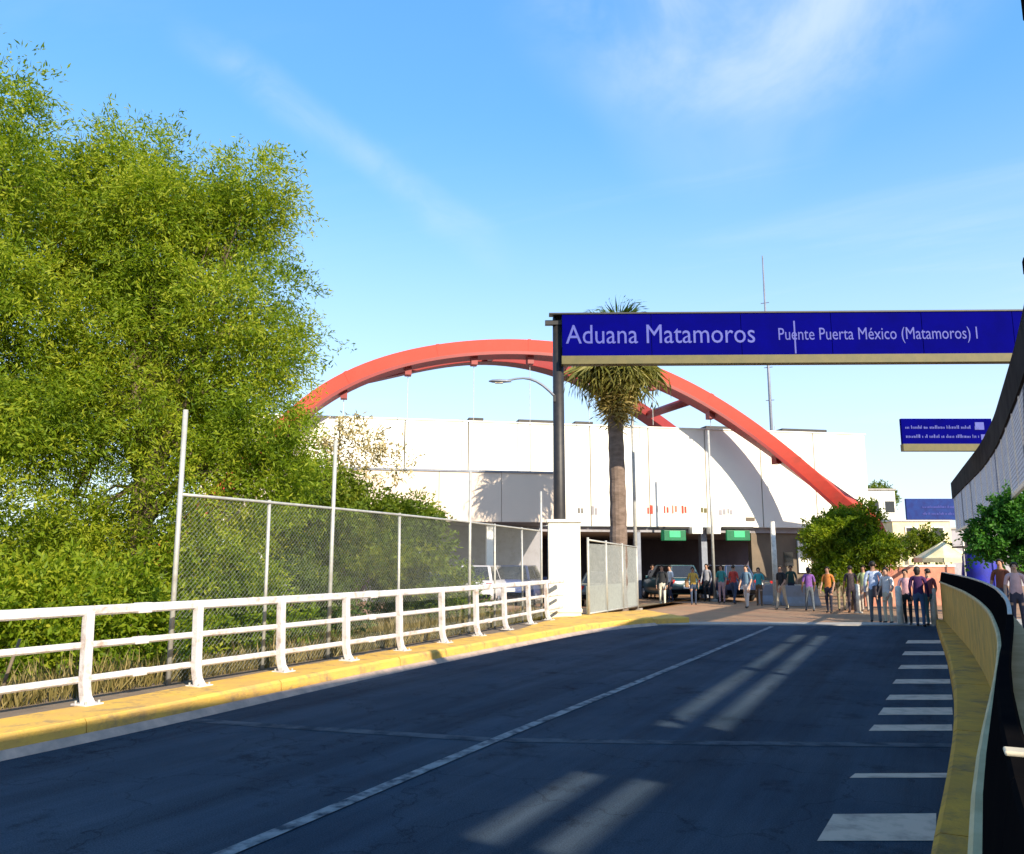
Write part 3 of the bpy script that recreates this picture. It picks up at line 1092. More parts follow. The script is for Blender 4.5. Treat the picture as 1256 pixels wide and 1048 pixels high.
# columns between the lane bays
for px, wd, m_ in ((868, .34, STEELG), (700, .4, STUCCO), (786, .3, STEELG), (930, .35, BROWNW), (560, .4, STUCCO)):
    s_ = on_fac(px, 700)[0]
    MB().box(fac(s_, ZB / 2 - .1, -.5), (wd, .4, ZB - .02), ax=AXF).build("column", m_, hall, bevel=.015)
for px in (852, 874):
    s_ = on_fac(px, 650)[0]
    MB().box(fac(s_, ZB - .20, .12), (.6, .5, .36), ax=AXF).build("bracket", STUCCO, hall, bevel=.02)
# the brown ground-floor block at the right end
b0, b1 = on_fac(932, 690)[0], SRIGHT - .3
MB().box(fac((b0 + b1) / 2, ZB / 2 - .05, -.6), (b1 - b0, .35, ZB - .14), ax=AXF).build("ground_floor_wall", BROWNW, hall, bevel=.01)
s_, z_ = on_fac(972, 686)
MB().box(fac(s_, z_, -.415), (.55, .06, .75), ax=AXF).build("window", GLASSD, hall)
s_, z_ = on_fac(993, 683, .2)
MB().box(fac(s_, z_, -.35), (.75, .12, 1.75), ax=AXF).build("white_door", STUCCO, hall, bevel=.01)
# small painted characters along the foot of the upper wall, too small to read
LET = [(712, 626, .3, .35, DARKM), (729, 627, .32, .5, INNERG), (797, 626, .34, .5, RED), (808, 625, .3, .45, CREAM), (817, 626, .3, .45, RED), (827, 625, .32, .45, BRICKR),
       (839, 626, .3, .45, RED), (863, 626, .34, .4, LEDGE), (886, 628, .4, .4, INNERG), (895, 628, .3, .35, INNERG), (927, 637, 1.2, .28, BROWNW)]
rl = random.Random(4)
for px, py, w, h, m_ in LET:
    s_, z_ = on_fac(px, py)
    for q in range(2 if w < 1 else 1):
        MB().box(fac(s_ + (q - .5) * w * .55, z_ + rl.uniform(-.04, .04), .012), (w * rl.uniform(.25, .5), .02, h * rl.uniform(.6, 1)), ax=AXF).build("lettering", m_, hall)

# lower cream wing in front, left of the sign pole
OUTW = 5.0
a0, z1_ = on_fac(470, 577, OUTW)
a1, z0_ = on_fac(690, 641, OUTW)
wing = empty("entrance_wing", fac((a0 + a1) / 2, 0, OUTW), "low cream fascia wing in front of the white hall left of the sign pole", "building")
npn = 5
for k in range(npn):
    ww = (a1 - a0 + 6) / npn
    MB().box(fac(a0 - 6 + ww * (k + .5), (z1_ + z0_) / 2, OUTW - .1), (ww - .02, .2, z1_ - z0_), ax=AXF).build("fascia_panel", CREAM, wing)
MB().box(fac((a0 + a1) / 2 - 3, z1_ + .05, OUTW - .1), (a1 - a0 + 6.1, .3, .09), ax=AXF).build("top_trim", STEELG, wing)
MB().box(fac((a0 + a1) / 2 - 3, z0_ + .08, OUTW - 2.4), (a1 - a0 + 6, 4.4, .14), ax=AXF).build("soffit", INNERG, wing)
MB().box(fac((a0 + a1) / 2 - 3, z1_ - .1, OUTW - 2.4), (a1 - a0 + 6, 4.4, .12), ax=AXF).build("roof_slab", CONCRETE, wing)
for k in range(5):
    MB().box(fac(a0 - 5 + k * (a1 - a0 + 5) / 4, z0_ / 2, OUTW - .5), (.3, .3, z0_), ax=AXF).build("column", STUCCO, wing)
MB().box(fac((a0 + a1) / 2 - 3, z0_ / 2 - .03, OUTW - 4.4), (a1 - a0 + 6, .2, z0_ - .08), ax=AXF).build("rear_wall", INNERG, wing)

# green lane signals over the bays
for px, side in ((826, "left"), (905, "right")):
    s_, z_ = on_fac(px, 657, .35)
    ls = empty("lane_signal", fac(s_, z_, .35), "green lit lane signal over the %s customs bay" % ("wide dark" if side == "left" else "brown-walled"), "signal", "green lane signals under the hall")
    MB().box(fac(s_, z_, .35), (1.35, .16, .55), ax=AXF).build("housing", GREENS, ls, bevel=.03)
    MB().box(fac(s_ + .05, z_ + .06, .44), (.62, .03, .34), ax=AXF).build("light", GREENL, ls, bevel=.02)
    MB().box(fac(s_, z_ + .41, .35), (1.7, .3, .10), ax=AXF).build("hood", DARKM, ls)
    MB().box(fac(s_, z_ + .05, .10), (.12, .36, .12), ax=AXF).build("bracket", DARKM, ls)

# ------------------------------------------------------------------ red arches
AO = 1.15
ap = [(345, 527), (400, 482), (450, 457), (500, 441), (560, 431), (620, 427), (680, 431), (740, 442), (810, 465), (850, 484), (900, 512), (950, 549), (1000, 589), (1060, 634)]
ao = [AO] * 8 + [1.1, 1.15, 1.35, 2.0, 3.1, 4.8]
A = np.array([(*on_fac(x, y, o_), o_) for (x, y), o_ in zip(ap, ao)])
ta_ = np.array([x for x, y in ap], float) / 100
fit3 = [np.polyfit(ta_, A[:, k], 5) for k in range(3)]
keep = [tuple(np.polyval(f_, t) for f_ in fit3) for t in np.linspace(ta_[0] - .05, ta_[-1], 60)]


def extend(p0, p1):
    d_ = np.array(p0) - np.array(p1)
    return tuple(np.array(p0) + d_ / np.linalg.norm(d_) * .55)


while keep[0][1] > 0.3 and len(keep) < 120:
    keep.insert(0, extend(keep[0], keep[1]))
for k_ in range(14):                              # the leg turns down to its footing behind the small tree
    if keep[-1][1] < 0.2:
        break
    a_, b_ = np.array(keep[-1]), np.array(keep[-2])
    d_ = (a_ - b_) / np.linalg.norm(a_ - b_) + np.array([0, -.55, 0])
    keep.append(tuple(a_ + d_ / np.linalg.norm(d_) * .55))
rib1 = keep


def rib_frames(path, w, h):
    fr = []
    P = [Vector(p) for p in path]
    for k, p in enumerate(P):
        t = (P[min(k + 1, len(P) - 1)] - P[max(k - 1, 0)]).normalized()
        s_ = t.cross(Vector((0, 0, 1))).normalized()
        u = s_.cross(t)
        fr.append([p - s_ * w / 2 - u * h / 2, p + s_ * w / 2 - u * h / 2, p + s_ * w / 2 + u * h / 2, p - s_ * w / 2 + u * h / 2])
    return fr


arch = empty("red_arch", fac(-8, 0, AO), "pair of red steel arches springing over the white customs hall", "arch")
front = [fac(*q) for q in rib1]
MB().sweep(rib_frames(front, 1.05, .72)).build("front_rib", RED, arch, bevel=.04)
lips = []  # path of the added shade strip under the front rib
for k_, p_ in enumerate(front):                  # shade on the rib's lower edge, put in as a dark strip
    t_ = (front[min(k_ + 1, len(front) - 1)] - front[max(k_ - 1, 0)]).normalized()
    u_ = t_.cross(Vector((0, 0, 1))).normalized().cross(t_)
    lips.append(p_ - u_ * .36)
MB().sweep(rib_frames(lips, 1.14, .16)).build("shade_strip", RED_SHADE, arch)
for k_ in range(8, len(front) - 6, 9):
    mid_ = front[k_].lerp(front[k_ + 1], .3)
    MB().sweep(rib_frames([front[k_], mid_], 1.075, .745)).build("splice_plate", RED, arch)
# rear rib: leaves the front one at the left and leans back over the roof
rp = [(430, 466), (500, 450), (560, 443), (620, 441), (680, 452), (740, 476), (800, 516), (840, 545), (880, 578)]
rear = []
for k, (x, y) in enumerate(rp):
    o = AO - 1.2 - 9.5 * (k / (len(rp) - 1)) ** 1.15
    s_, z_ = on_fac(x, y, o)
    rear.append((s_, z_, o))
rear = np.array(rear)
tt = np.arange(len(rear))
ti = np.linspace(0, len(rear) - 1, 40)
fits = [np.polyfit(tt, rear[:, k], 4) for k in range(3)]
rearP = [fac(np.polyval(fits[0], t), np.polyval(fits[1], t), np.polyval(fits[2], t)) for t in ti]
MB().sweep(rib_frames(rearP, 1.0, .62)).build("rear_rib", RED_SHADE, arch, bevel=.03)  # shade on this rib is painted in with the darker red


def near_front(px):
    s_ = on_fac(px, 480, AO)[0]
    for _ in range(4):
        o_ = float(np.interp(s_, [q[0] for q in rib1], [q[2] for q in rib1]))
        s_ = on_fac(px, 480, o_)[0]
    return fac(s_, float(np.interp(s_, [q[0] for q in rib1], [q[1] for q in rib1])), o_)


for px, t in ((852, 6.15), (700, 4.3), (600, 2.7)):
    a_, b_ = near_front(px) - Vector((0, 0, .2)), rearP[int(t / (len(rear) - 1) * 39)]
    MB().tube([a_, b_], .24, 8).build("strut", RED_SHADE, arch, smooth=True)
for px in (422, 500, 581, 650, 722, 800, 870, 948):
    p = near_front(px)
    MB().box(p - Vector((0, 0, .62)), (.32, .5, .42), ax=AXF).build("hanger_lug", RED_SHADE, arch)
    zl = z1_ + .1 if px < 690 else ZT
    MB().tube([p - Vector((0, 0, .8)), Vector((p.x, p.y, 0)) + Vector((0, 0, zl - .02))], 0.018, 6).build("hanger", GALV, arch)

# ------------------------------------------------------------------ masts and thin poles
p = W(955, 690, 58)
ms = empty("antenna_mast", (p[0], p[1], 0), "tall thin grey antenna mast rising behind the white hall", "mast")
zt = W(941, 314, 58)[2]
MB().tube([(p[0], p[1], 0), (p[0], p[1], zt * .6), (p[0], p[1], zt)], [.15, .11, .05], 8).build("shaft", STEELG, ms, smooth=True)
for k in range(4):
    MB().tube([(p[0] - .3, p[1], zt * (.55 + .1 * k)), (p[0] + .3, p[1], zt * (.55 + .1 * k))], .03, 6).build("crossbar", STEELG, ms)
for px, dep, yt, yb, lab in ((780, 32.0, 452, 745, "thin pale pole standing right beside the palm trunk"),
                             (875, 40.0, 528, 738, "slim pale pole in front of the hall between the lane signals"),
                             (950, 36.5, 640, 742, "short white post in front of the brown ground floor wall")):
    p = W(px, 690, dep)
    zt = W(px, yt, dep)[2]
    r_ = .075 if px != 950 else .13
    o = empty("pole", (p[0], p[1], 0), lab, "pole")
    o.name = "slim_pole"
    MB().tube([(p[0], p[1], -.02), (p[0], p[1], zt)], [r_, r_ * .75], 10).build("shaft", GALV if px != 950 else BOLL, o, smooth=True)
    MB().box((p[0], p[1], .06), (.34, .34, .12)).build("base", CONCRETE, o)


# ------------------------------------------------------------------ further blue signs on the right
def blue_sign(px0, px1, py0, py1, dep, ledge, m_, lab, rows):
    p0, p1 = Vector(W(px0, (py0 + py1) / 2, dep)), Vector(W(px1, (py0 + py1) / 2, dep))
    z1, z0 = W((px0 + px1) / 2, py0, dep)[2], W((px0 + px1) / 2, py1, dep)[2]
    d = Vector((p1.x - p0.x, p1.y - p0.y, 0))
    wd = d.length
    d.normalize()
    n = Vector((d.y, -d.x, 0))
    c = (p0 + p1) / 2
    o = empty("overhead_sign", (c.x, c.y, 0), lab, "sign")
    MB().box((c.x, c.y, (z0 + z1) / 2), (wd, .18, z1 - z0), ax=(d, -n)).build("panel", m_, o, bevel=.012)
    if ledge:
        MB().box(Vector((c.x, c.y, z0 - ledge / 2 - .004)), (wd + .02, .3, ledge), ax=(d, -n)).build("ledge", LEDGE, o, bevel=.01)
    q = Vector((p1.x, p1.y, 0)) + d * .5 - n * .15
    MB().tube([q, q + Vector((0, 0, z1))], .13, 10).build("pole", DARKM, o, smooth=True)
    for z in (z0 + .25, z1 - .25):
        MB().box(Vector((p1.x, p1.y, z)) + d * .2 - n * .14, (.9, .1, .1), ax=(d, -n)).build("arm", DARKM, o)
    rr = random.Random(int(px0))
    for (u0, u1, v, h) in rows:                  # lettering rows: broken strokes, unreadable in the photograph
        u = u0
        b = MB()
        while u < u1:
            w = rr.uniform(.006, .014)
            hh = h * rr.choice((.55, .6, .65, 1.0))
            cc = Vector((p0.x, p0.y, 0)) + d * (u + w / 2) * wd + n * .1
            b.box((cc.x, cc.y, z0 + (z1 - z0) * v + (hh - h) * .5 * (z1 - z0)), (w * wd, .02, hh * (z1 - z0)), ax=(d, -n))
            u += w + rr.choice((.005, .006, .007, .008, .022))
        tag(b.build("lettering", SIGNTXT2, o), kind="stuff")
    return o, p0, d, n, wd, z0, z1


o, p0, d, n, wd, z0, z1 = blue_sign(1105, 1216, 514, 545, 38, .34, BLUE, "mid-sized blue sign with two text rows above the people", [(.04, .76, .66, .13), (.04, .84, .30, .13)])
for u, v, w, h in ((.86, .70, .10, .30), (.83, .62, .05, .14), (.90, .26, .07, .22)):
    MB().box(p0 + d * u * wd + n * .1 + Vector((0, 0, z0 + (z1 - z0) * v - p0.z)), (w * wd, .02, h * (z1 - z0)), ax=(d, -n)).build("symbol", SIGNTXT, o, bevel=.03)
blue_sign(1111, 1176, 612, 638, 54, 0, BLUE2, "small bright blue sign below the other signs by the mesh screen", [(.30, .92, .62, .12), (.30, .9, .30, .12)])

# ------------------------------------------------------------------ vegetation
def blob_points(blobs, n, r, shell=0.55):
    vol = np.array([b[1][0] * b[1][1] * b[1][2] for b in blobs]) ** 0.8
    idx = r.choice(len(blobs), n, p=vol / vol.sum())
    d = r.normal(size=(n, 3))
    d /= np.linalg.norm(d, axis=1)[:, None]
    rad = r.random(n) ** (1 / 3)
    rad = shell * (0.72 + .30 * rad) + (1 - shell) * rad
    C = np.array([b[0] for b in blobs])[idx]
    S = np.array([b[1] for b in blobs])[idx]
    lump = 1 + .13 * np.sin(d[:, 0] * 5 + idx) * np.cos(d[:, 2] * 6 + 2 * idx) + .08 * np.sin(d[:, 1] * 11 + 3 * idx)
    return C + d * S * (rad * lump)[:, None], d


def leaves_mesh(name, m, base, dirs, ln, wd, tint, r, fold=0.25):
    n = len(base)
    dirs = dirs / np.maximum(np.linalg.norm(dirs, axis=1), 1e-6)[:, None]
    ref = r.normal(size=(n, 3))
    side = np.cross(dirs, ref)
    side /= np.maximum(np.linalg.norm(side, axis=1), 1e-6)[:, None]
    up = np.cross(side, dirs)
    V = np.empty((n, 4, 3))
    V[:, 0] = base
    V[:, 1] = base + dirs * (ln * .45)[:, None] + side * (wd * .5)[:, None] + up * (wd * fold)[:, None]
    V[:, 2] = base + dirs * ln[:, None]
    V[:, 3] = base + dirs * (ln * .45)[:, None] - side * (wd * .5)[:, None] + up * (wd * fold)[:, None]
    i = np.arange(n) * 4
    T = np.stack([np.stack([i, i + 1, i + 2], 1), np.stack([i, i + 2, i + 3], 1)], 1).reshape(-1, 3)
    me = bpy.data.meshes.new(name)
    me.vertices.add(n * 4)
    me.vertices.foreach_set("co", V.ravel())
    me.loops.add(len(T) * 3)
    me.loops.foreach_set("vertex_index", T.ravel().astype(np.int32))
    me.polygons.add(len(T))
    me.polygons.foreach_set("loop_start", (np.arange(len(T)) * 3).astype(np.int32))
    me.polygons.foreach_set("loop_total", np.full(len(T), 3, np.int32))
    me.update(calc_edges=True)
    at = me.attributes.new("tint", 'FLOAT', 'POINT')
    at.data.foreach_set("value", np.repeat(np.clip(tint, 0, 1), 4).astype(np.float32))
    me.materials.append(m)
    return me


def foliage(name, m, parent, blobs, clumps, per, ln, wd, seed, spread=.30, droop=.25, out=.8, shell=.55, tmean=.5, streak=1.0):
    r = np.random.default_rng(seed)
    C, D = blob_points(blobs, clumps, r, shell)
    ax = D * out + r.normal(size=C.shape) * .55 + np.array([0, 0, .25 - droop])
    ax /= np.linalg.norm(ax, axis=1)[:, None]
    u = r.random((clumps, per)) * 1.0
    L_ = spread * 2.2 * streak * r.uniform(.6, 1.3, clumps)
    base = C[:, None, :] + ax[:, None, :] * (u * L_[:, None])[..., None] + r.normal(size=(clumps, per, 3)) * (spread * .42) * (1 - .5 * u)[..., None]
    base[..., 2] -= droop * (u ** 2) * L_[:, None]
    dirs = ax[:, None, :] * .8 + r.normal(size=base.shape) * .75 + np.array([0, 0, -.3 * droop])
    ct = r.normal(tmean, .15, clumps) + .17 * np.sin(C[:, 0] * 1.9 + seed) * np.cos(C[:, 2] * 1.7 + C[:, 1] * 1.3)
    tint = (ct[:, None] + r.normal(0, .14, (clumps, per))).ravel()
    n = clumps * per
    return put(name, leaves_mesh(name, m, base.reshape(-1, 3), dirs.reshape(-1, 3), ln * r.uniform(.6, 1.35, n), wd * r.uniform(.7, 1.3, n), tint, r), parent), C


def limbs(b, root, top, ends, r0, seed, sub=2):
    r = random.Random(seed)
    root, top = Vector(root), Vector(top)
    n = 7
    pts = [root.lerp(top, t) + Vector((r.uniform(-.10, .10), r.uniform(-.10, .10), 0)) * (t * 2.0) for t in np.linspace(0, 1, n)]
    b.tube(pts, [r0 * (1.25 if k == 0 else 1 - .55 * k / n) for k in range(n)], 10)
    for e in ends:
        e = Vector(e)
        t0 = r.uniform(.35, .95)
        st = root.lerp(top, t0)
        mid_ = st.lerp(e, .5) + Vector((r.uniform(-.3, .3), r.uniform(-.3, .3), r.uniform(.1, .5)))
        b.tube([st, st.lerp(mid_, .5) + Vector((0, 0, .1)), mid_, mid_.lerp(e, .5), e], [r0 * .42, r0 * .34, r0 * .25, r0 * .16, r0 * .06], 6, cap=False)
        for _ in range(sub):
            e2 = mid_.lerp(e, .8) + Vector((r.uniform(-.5, .5), r.uniform(-.5, .5), r.uniform(-.3, .25)))
            b.tube([mid_, mid_.lerp(e2, .5) + Vector((0, 0, .12)), e2], [r0 * .2, r0 * .11, r0 * .03], 5, cap=False)


def lumps(blobs, per, seed, size=.36):
    """break each crown volume into smaller leaf masses with gaps between them"""
    r = np.random.default_rng(seed)
    out = []
    for c, rad in blobs:
        k = max(3, int(per * (rad[0] * rad[2]) ** .9))
        for _ in range(k):
            d = r.normal(size=3)
            d /= np.linalg.norm(d)
            p = np.array(c) + d * np.array(rad) * r.uniform(.55, .92)
            q = size * r.uniform(.6, 1.35)
            out.append((p, (q * 1.15, q * 1.15, q * .8)))
    return out


def px_blob(px, py, dep, rx, rz, ry=None, dd=0.0):
    c = W(px, py, dep + dd)
    return (c, (rx, ry or rx, rz))


def tree(name, lab, cat, foot, blobs, m, clumps, per, ln, wd, seed, r0=.22, trunk_top=None, group=None, extra=None, lump=0, lsize=.4, **kw):
    o = empty(name, foot, lab, cat, group)
    cs = [Vector(b[0]) for b in blobs]
    top = trunk_top or (sum(cs, Vector()) / len(cs))
    b = MB()
    limbs(b, Vector(foot) - Vector((0, 0, .15)), top, [top.lerp(c, .9) for c in cs], r0, seed)
    b.build("trunk", BARK, o, smooth=True)
    if lump:
        blobs = lumps(blobs, lump, seed, lsize) + [(b_[0], tuple(v * .55 for v in b_[1])) for b_ in blobs[:4]]
    foliage("crown", m, o, blobs, clumps, per, ln, wd, seed, **kw)
    if extra:
        extra(o)
    return o


# the big tree over the fence
D1 = 15.6
bl = [px_blob(165, 470, D1, 2.3, 2.2, 2.2), px_blob(185, 300, D1, 1.75, 1.7, 1.7), px_blob(95, 305, D1, 1.35, 1.5), px_blob(70, 235, D1, .8, .75),
      px_blob(175, 215, D1, .75, .85), px_blob(280, 262, D1, .8, .95), px_blob(235, 235, D1, .7, .75), px_blob(298, 395, D1, 1.15, 1.1), px_blob(335, 445, D1, .75, .5),
      px_blob(330, 360, D1, .5, .4), px_blob(265, 560, D1, 1.35, 1.35), px_blob(110, 650, D1, 1.9, 1.5), px_blob(45, 470, D1, 1.6, 1.8), px_blob(290, 670, D1, 1.1, 1.0),
      px_blob(120, 200, D1, .5, .5), px_blob(305, 225, D1, .38, .5), px_blob(40, 700, D1, 1.5, 1.2), px_blob(318, 520, D1, .7, .8), px_blob(312, 590, D1, .8, .8), px_blob(30, 215, D1, .7, .6)]
ft = W(165, 690, D1)
tree("leafy_tree", "big bright green tree filling the space behind the fence, left of the red arch", "tree", (ft[0], ft[1], 0), bl, LEAF_A, 9000, 32, .112, .030, 11,
     r0=.26, spread=.25, droop=.30, shell=.6, streak=1.2, tmean=.56, lump=8, lsize=.50)
# the next tree, cut by the edge of the picture
D2 = 13.2
bl = [px_blob(-60, 230, D2, 1.05, 1.3), px_blob(-110, 420, D2, 1.7, 2.0), px_blob(-30, 330, D2, .85, 1.0), px_blob(-40, 560, D2, 1.2, 1.3), px_blob(-10, 175, D2, .35, .7), px_blob(-100, 690, D2, 1.5, 1.2), px_blob(-160, 250, D2, 1.3, 1.4), px_blob(-14, 120, D2, .38, .5), px_blob(0, 210, D2, .45, .55), px_blob(-50, 140, D2, .7, .7)]
ft = W(-90, 690, D2)
tree("leafy_tree", "tall green tree cut off by the left edge of the picture", "tree", (ft[0], ft[1], 0), bl, LEAF_A, 3600, 32, .110, .031, 23, r0=.22, spread=.24, droop=.30, streak=1.2, tmean=.56, lump=11, lsize=.48)
# shrubs behind the fence
D3 = 22.0


def dry_tops(o):
    foliage("dry_twigs", LEAF_T, o, [px_blob(432, 548, D3, .75, .42), px_blob(385, 560, D3, .5, .4), px_blob(480, 572, D3, .45, .3)], 110, 18, .16, .045, 77, spread=.26, droop=-.1)


bl = [px_blob(458, 640, D3, 1.45, 1.0), px_blob(395, 630, D3, 1.2, 1.1), px_blob(512, 655, D3, .7, .65), px_blob(440, 690, D3, 1.8, .8), px_blob(380, 590, D3, .7, .5), px_blob(350, 660, D3, 1.2, 1.1)]
ft = W(450, 690, D3)
tree("shrub", "rounded deep green shrub with dry tan top behind the fence", "shrub", (ft[0], ft[1], 0), bl, LEAF_C, 2300, 28, .13, .05, 31, r0=.12, spread=.22, droop=.2, shell=.7, extra=dry_tops, lump=9, lsize=.42)
for px, dep, rx, zc, lab, mt in ((20, 12.6, 1.0, .75, "low weedy bush at the far left below the guard rail", LEAF_A),
                                 (120, 13.4, 1.15, .8, "low leafy bush under the big tree left of the tall fence post", LEAF_A),
                                 (262, 15.2, 1.15, .9, "low leafy bush behind the first chain link bay", LEAF_A),
                                 (350, 18.0, 1.0, .8, "low leafy bush behind the second chain link bay", LEAF_B),
                                 (525, 25.0, 1.3, .9, "olive bush behind the fence right of the rounded shrub", LEAF_C)):
    c = W(px, 690, dep)
    bl = [((c[0], c[1], zc), (rx, rx, zc + .25)), ((c[0] + .7, c[1] + .5, zc * .7), (rx * .7, rx * .7, zc * .8)), ((c[0] - .6, c[1] - .6, zc * .75), (rx * .7, rx * .7, zc * .8))]
    tree("bush", lab, "bush", (c[0], c[1], 0), bl, mt, 620, 26, .12, .045, int(px) + 5, r0=.06, spread=.22, droop=.15)

# weeds and dry grass on the rough ground
r = np.random.default_rng(5)
n = 26000
gy = r.uniform(1.5, 25, n)
gx = np.array([railX(v) for v in gy]) - .55 - 5.2 * r.random(n) ** 1.6
clump = np.sin(gx * 2.3) * np.cos(gy * 1.7) + r.normal(0, .5, n)
base = np.stack([gx, gy, np.where(gx > -10.4, KZ - .06, .02)], 1)
dr = np.stack([r.normal(0, .35, n), r.normal(0, .35, n), np.ones(n)], 1)
gme = leaves_mesh("dry_grass", GRASSM, base, dr, r.uniform(.12, .42, n) * (1 + .5 * (clump > .5)), np.full(n, .022), .45 + .2 * clump + r.normal(0, .15, n), r)
tag(put("dry_grass", gme), "dry tan and olive weeds behind the white guard rail", "grass", kind="stuff")

# palm behind the sign
PD = 30.5
pb = W(757, 690, PD)
pt = W(754, 420, PD)
palm = empty("palm_tree", (pb[0], pb[1], 0), "tall fan palm with a shaggy dead-leaf skirt behind the blue sign", "palm tree")
b = MB()
n = 26
pts, rad = [], []
for k in range(n):
    t = k / (n - 1)
    pts.append((pb[0] + (pt[0] - pb[0]) * t + .05 * math.sin(t * 5), pb[1] + (pt[1] - pb[1]) * t, -.1 + (pt[2] + .1) * t))
    rad.append((.335 - .08 * t) * (1.25 if k == 0 else 1) * (1 + (.05 if k % 2 else -.02)))
b.tube(pts, rad, 14).build("trunk", PALMB, palm, smooth=False)


def fan_mesh(name, m, nseg, ln, pet, sag, seed):
    r = np.random.default_rng(seed)
    base, dirs, lens, wds = [], [], [], []
    for k in range(nseg):
        a = (k / (nseg - 1) - .5) * R(210) + r.normal(0, .04)
        d = np.array([math.cos(a), math.sin(a), -.12 - sag * r.random()])
        base.append((pet, 0, 0))
        dirs.append(d)
        lens.append(ln * (.72 + .28 * math.cos(a * .8)) * r.uniform(.85, 1.1))
        wds.append(.085)
        tip = np.array((pet, 0, 0)) + d / np.linalg.norm(d) * lens[-1] * .93
        base.append(tuple(tip))
        dirs.append(d * .5 + np.array([0, 0, -.9]))
        lens.append(ln * .32)
        wds.append(.035)
    base.append((0, 0, 0))
    dirs.append(np.array([1, 0, 0.0]))
    lens.append(pet * 1.15)
    wds.append(.06)
    n = len(base)
    return leaves_mesh(name, m, np.array(base), np.array(dirs, float), np.array(lens), np.array(wds), r.normal(.5, .22, n), r, .15)


live = [fan_mesh("frond", FROND, 22, .85, .75, .3, s) for s in (1, 2, 3)]
dead = [fan_mesh("dead_frond", FRONDD, 16, .75, .55, .6, s) for s in (4, 5, 6)]
olive = [fan_mesh("olive_frond", leaf_mat("palm_olive", (0.05, 0.06, 0.012), (0.13, 0.13, 0.025), (0.25, 0.22, 0.06), .25), 20, .85, .7, .5, s) for s in (7, 8, 9)]
cr = random.Random(9)
ctr = Vector(pt)


def frond(me, az, el, roll, org, sc):
    o = bpy.data.objects.new(me.name.split('.')[0], me)
    COL.objects.link(o)
    o.parent = palm
    mtx = Matrix.Translation(Vector(org) - palm.location) @ Matrix.Rotation(az, 4, 'Z') @ Matrix.Rotation(-el, 4, 'Y') @ Matrix.Rotation(roll, 4, 'X') @ Matrix.Scale(sc, 4)
    o.matrix_basis = mtx


for k in range(26):
    frond(live[k % 3], k * 2.4 + cr.uniform(-.2, .2), R(cr.uniform(-5, 75)), cr.uniform(-.5, .5), ctr + Vector((0, 0, .15)), cr.uniform(.85, 1.1))
for k in range(30):
    frond(olive[k % 3], k * 2.4 + cr.uniform(-.2, .2), R(cr.uniform(-58, -12)), cr.uniform(-.6, .6), ctr - Vector((0, 0, cr.uniform(.1, .5))), cr.uniform(1.4, 1.75))
for k in range(70):
    frond(dead[k % 3], k * 2.4 + cr.uniform(-.2, .2), R(cr.uniform(-86, -64)), cr.uniform(-.8, .8), ctr - Vector((0, 0, cr.uniform(.3, 1.9))), cr.uniform(1.1, 1.5))

# small tree at the end of the road, bush below the canopy screen, far greenery
D5 = 33.0
bl = [px_blob(1045, 668, D5, 1.55, .95), px_blob(1010, 655, D5, .8, .6), px_blob(1082, 672, D5, .75, .65), px_blob(1055, 642, D5, 1.0, .5), px_blob(1035, 695, D5, .8, .45)]
ft = W(1045, 690, D5)
tree("small_tree", "small round olive-green tree standing behind the people, under the arch foot", "tree", (ft[0], ft[1], 0), bl, LEAF_A, 1700, 26, .15, .06, 41, r0=.13, spread=.20, droop=.15, shell=.75, tmean=.42, lump=9, lsize=.36)
D6 = 24.0
bl = [px_blob(1245, 655, D6, .95, .75), px_blob(1215, 665, D6, .5, .45), px_blob(1275, 640, D6, .9, .9), px_blob(1235, 630, D6, .4, .35)]
ft = W(1262, 690, D6)
tree("bush", "fresh green leafy bush under the mesh screen at the right edge", "bush", (ft[0], ft[1], .25), bl, LEAF_G, 700, 26, .13, .07, 43, r0=.08, spread=.2, droop=.1)
for px, py, dep, rx, lab in ((1078, 606, 75, 1.1, "tiny distant tree top over the white houses"), (1132, 668, 46, .8, "scraggy yellow-green bush beside the cream awning")):
    ft = W(px, 690, dep)
    tree("distant_tree", lab, "tree", (ft[0], ft[1], 0), [px_blob(px, py, dep, rx, rx * .7), px_blob(px + 9, py + 4, dep, rx * .8, rx * .5)], LEAF_C, 160, 22, .2, .1, int(px), r0=.1, spread=.3)


# ------------------------------------------------------------------ far houses, stall, low wall on the right
def house(name, px0, px1, pyt, dep, depth, m_, lab, wins=(), roof=None):
    a, b_ = Vector(W(px0, 690, dep)), Vector(W(px1, 690, dep))
    zt = W((px0 + px1) / 2, pyt, dep)[2]
    d = Vector((b_.x - a.x, b_.y - a.y, 0))
    wd = d.length
    d.normalize()
    n = Vector((d.y, -d.x, 0))
    c = Vector(((a.x + b_.x) / 2, (a.y + b_.y) / 2, 0)) - n * depth / 2
    o = empty(name, c, lab, "house" if name == "house" else "building")
    MB().box(c + Vector((0, 0, zt / 2 - .05)), (wd, depth, zt + .1), ax=(d, -n)).build("wall", m_, o, bevel=.02)
    MB().box(c + Vector((0, 0, zt + .10)), (wd + .2, depth + .2, .16), ax=(d, -n)).build("roof", roof or CONCRETE, o)
    for px, py, w, h in wins:
        p_ = Vector(W(px, py, dep))
        fo = p_ + n * .02
        w_o = MB().box(fo, (w, .10, h), ax=(d, -n)).build("window", STUCCO, o)
        MB().box(fo + n * .056, (w * .82, .02, h * .82), ax=(d, -n)).build("pane", GLASSD, w_o)
    return o


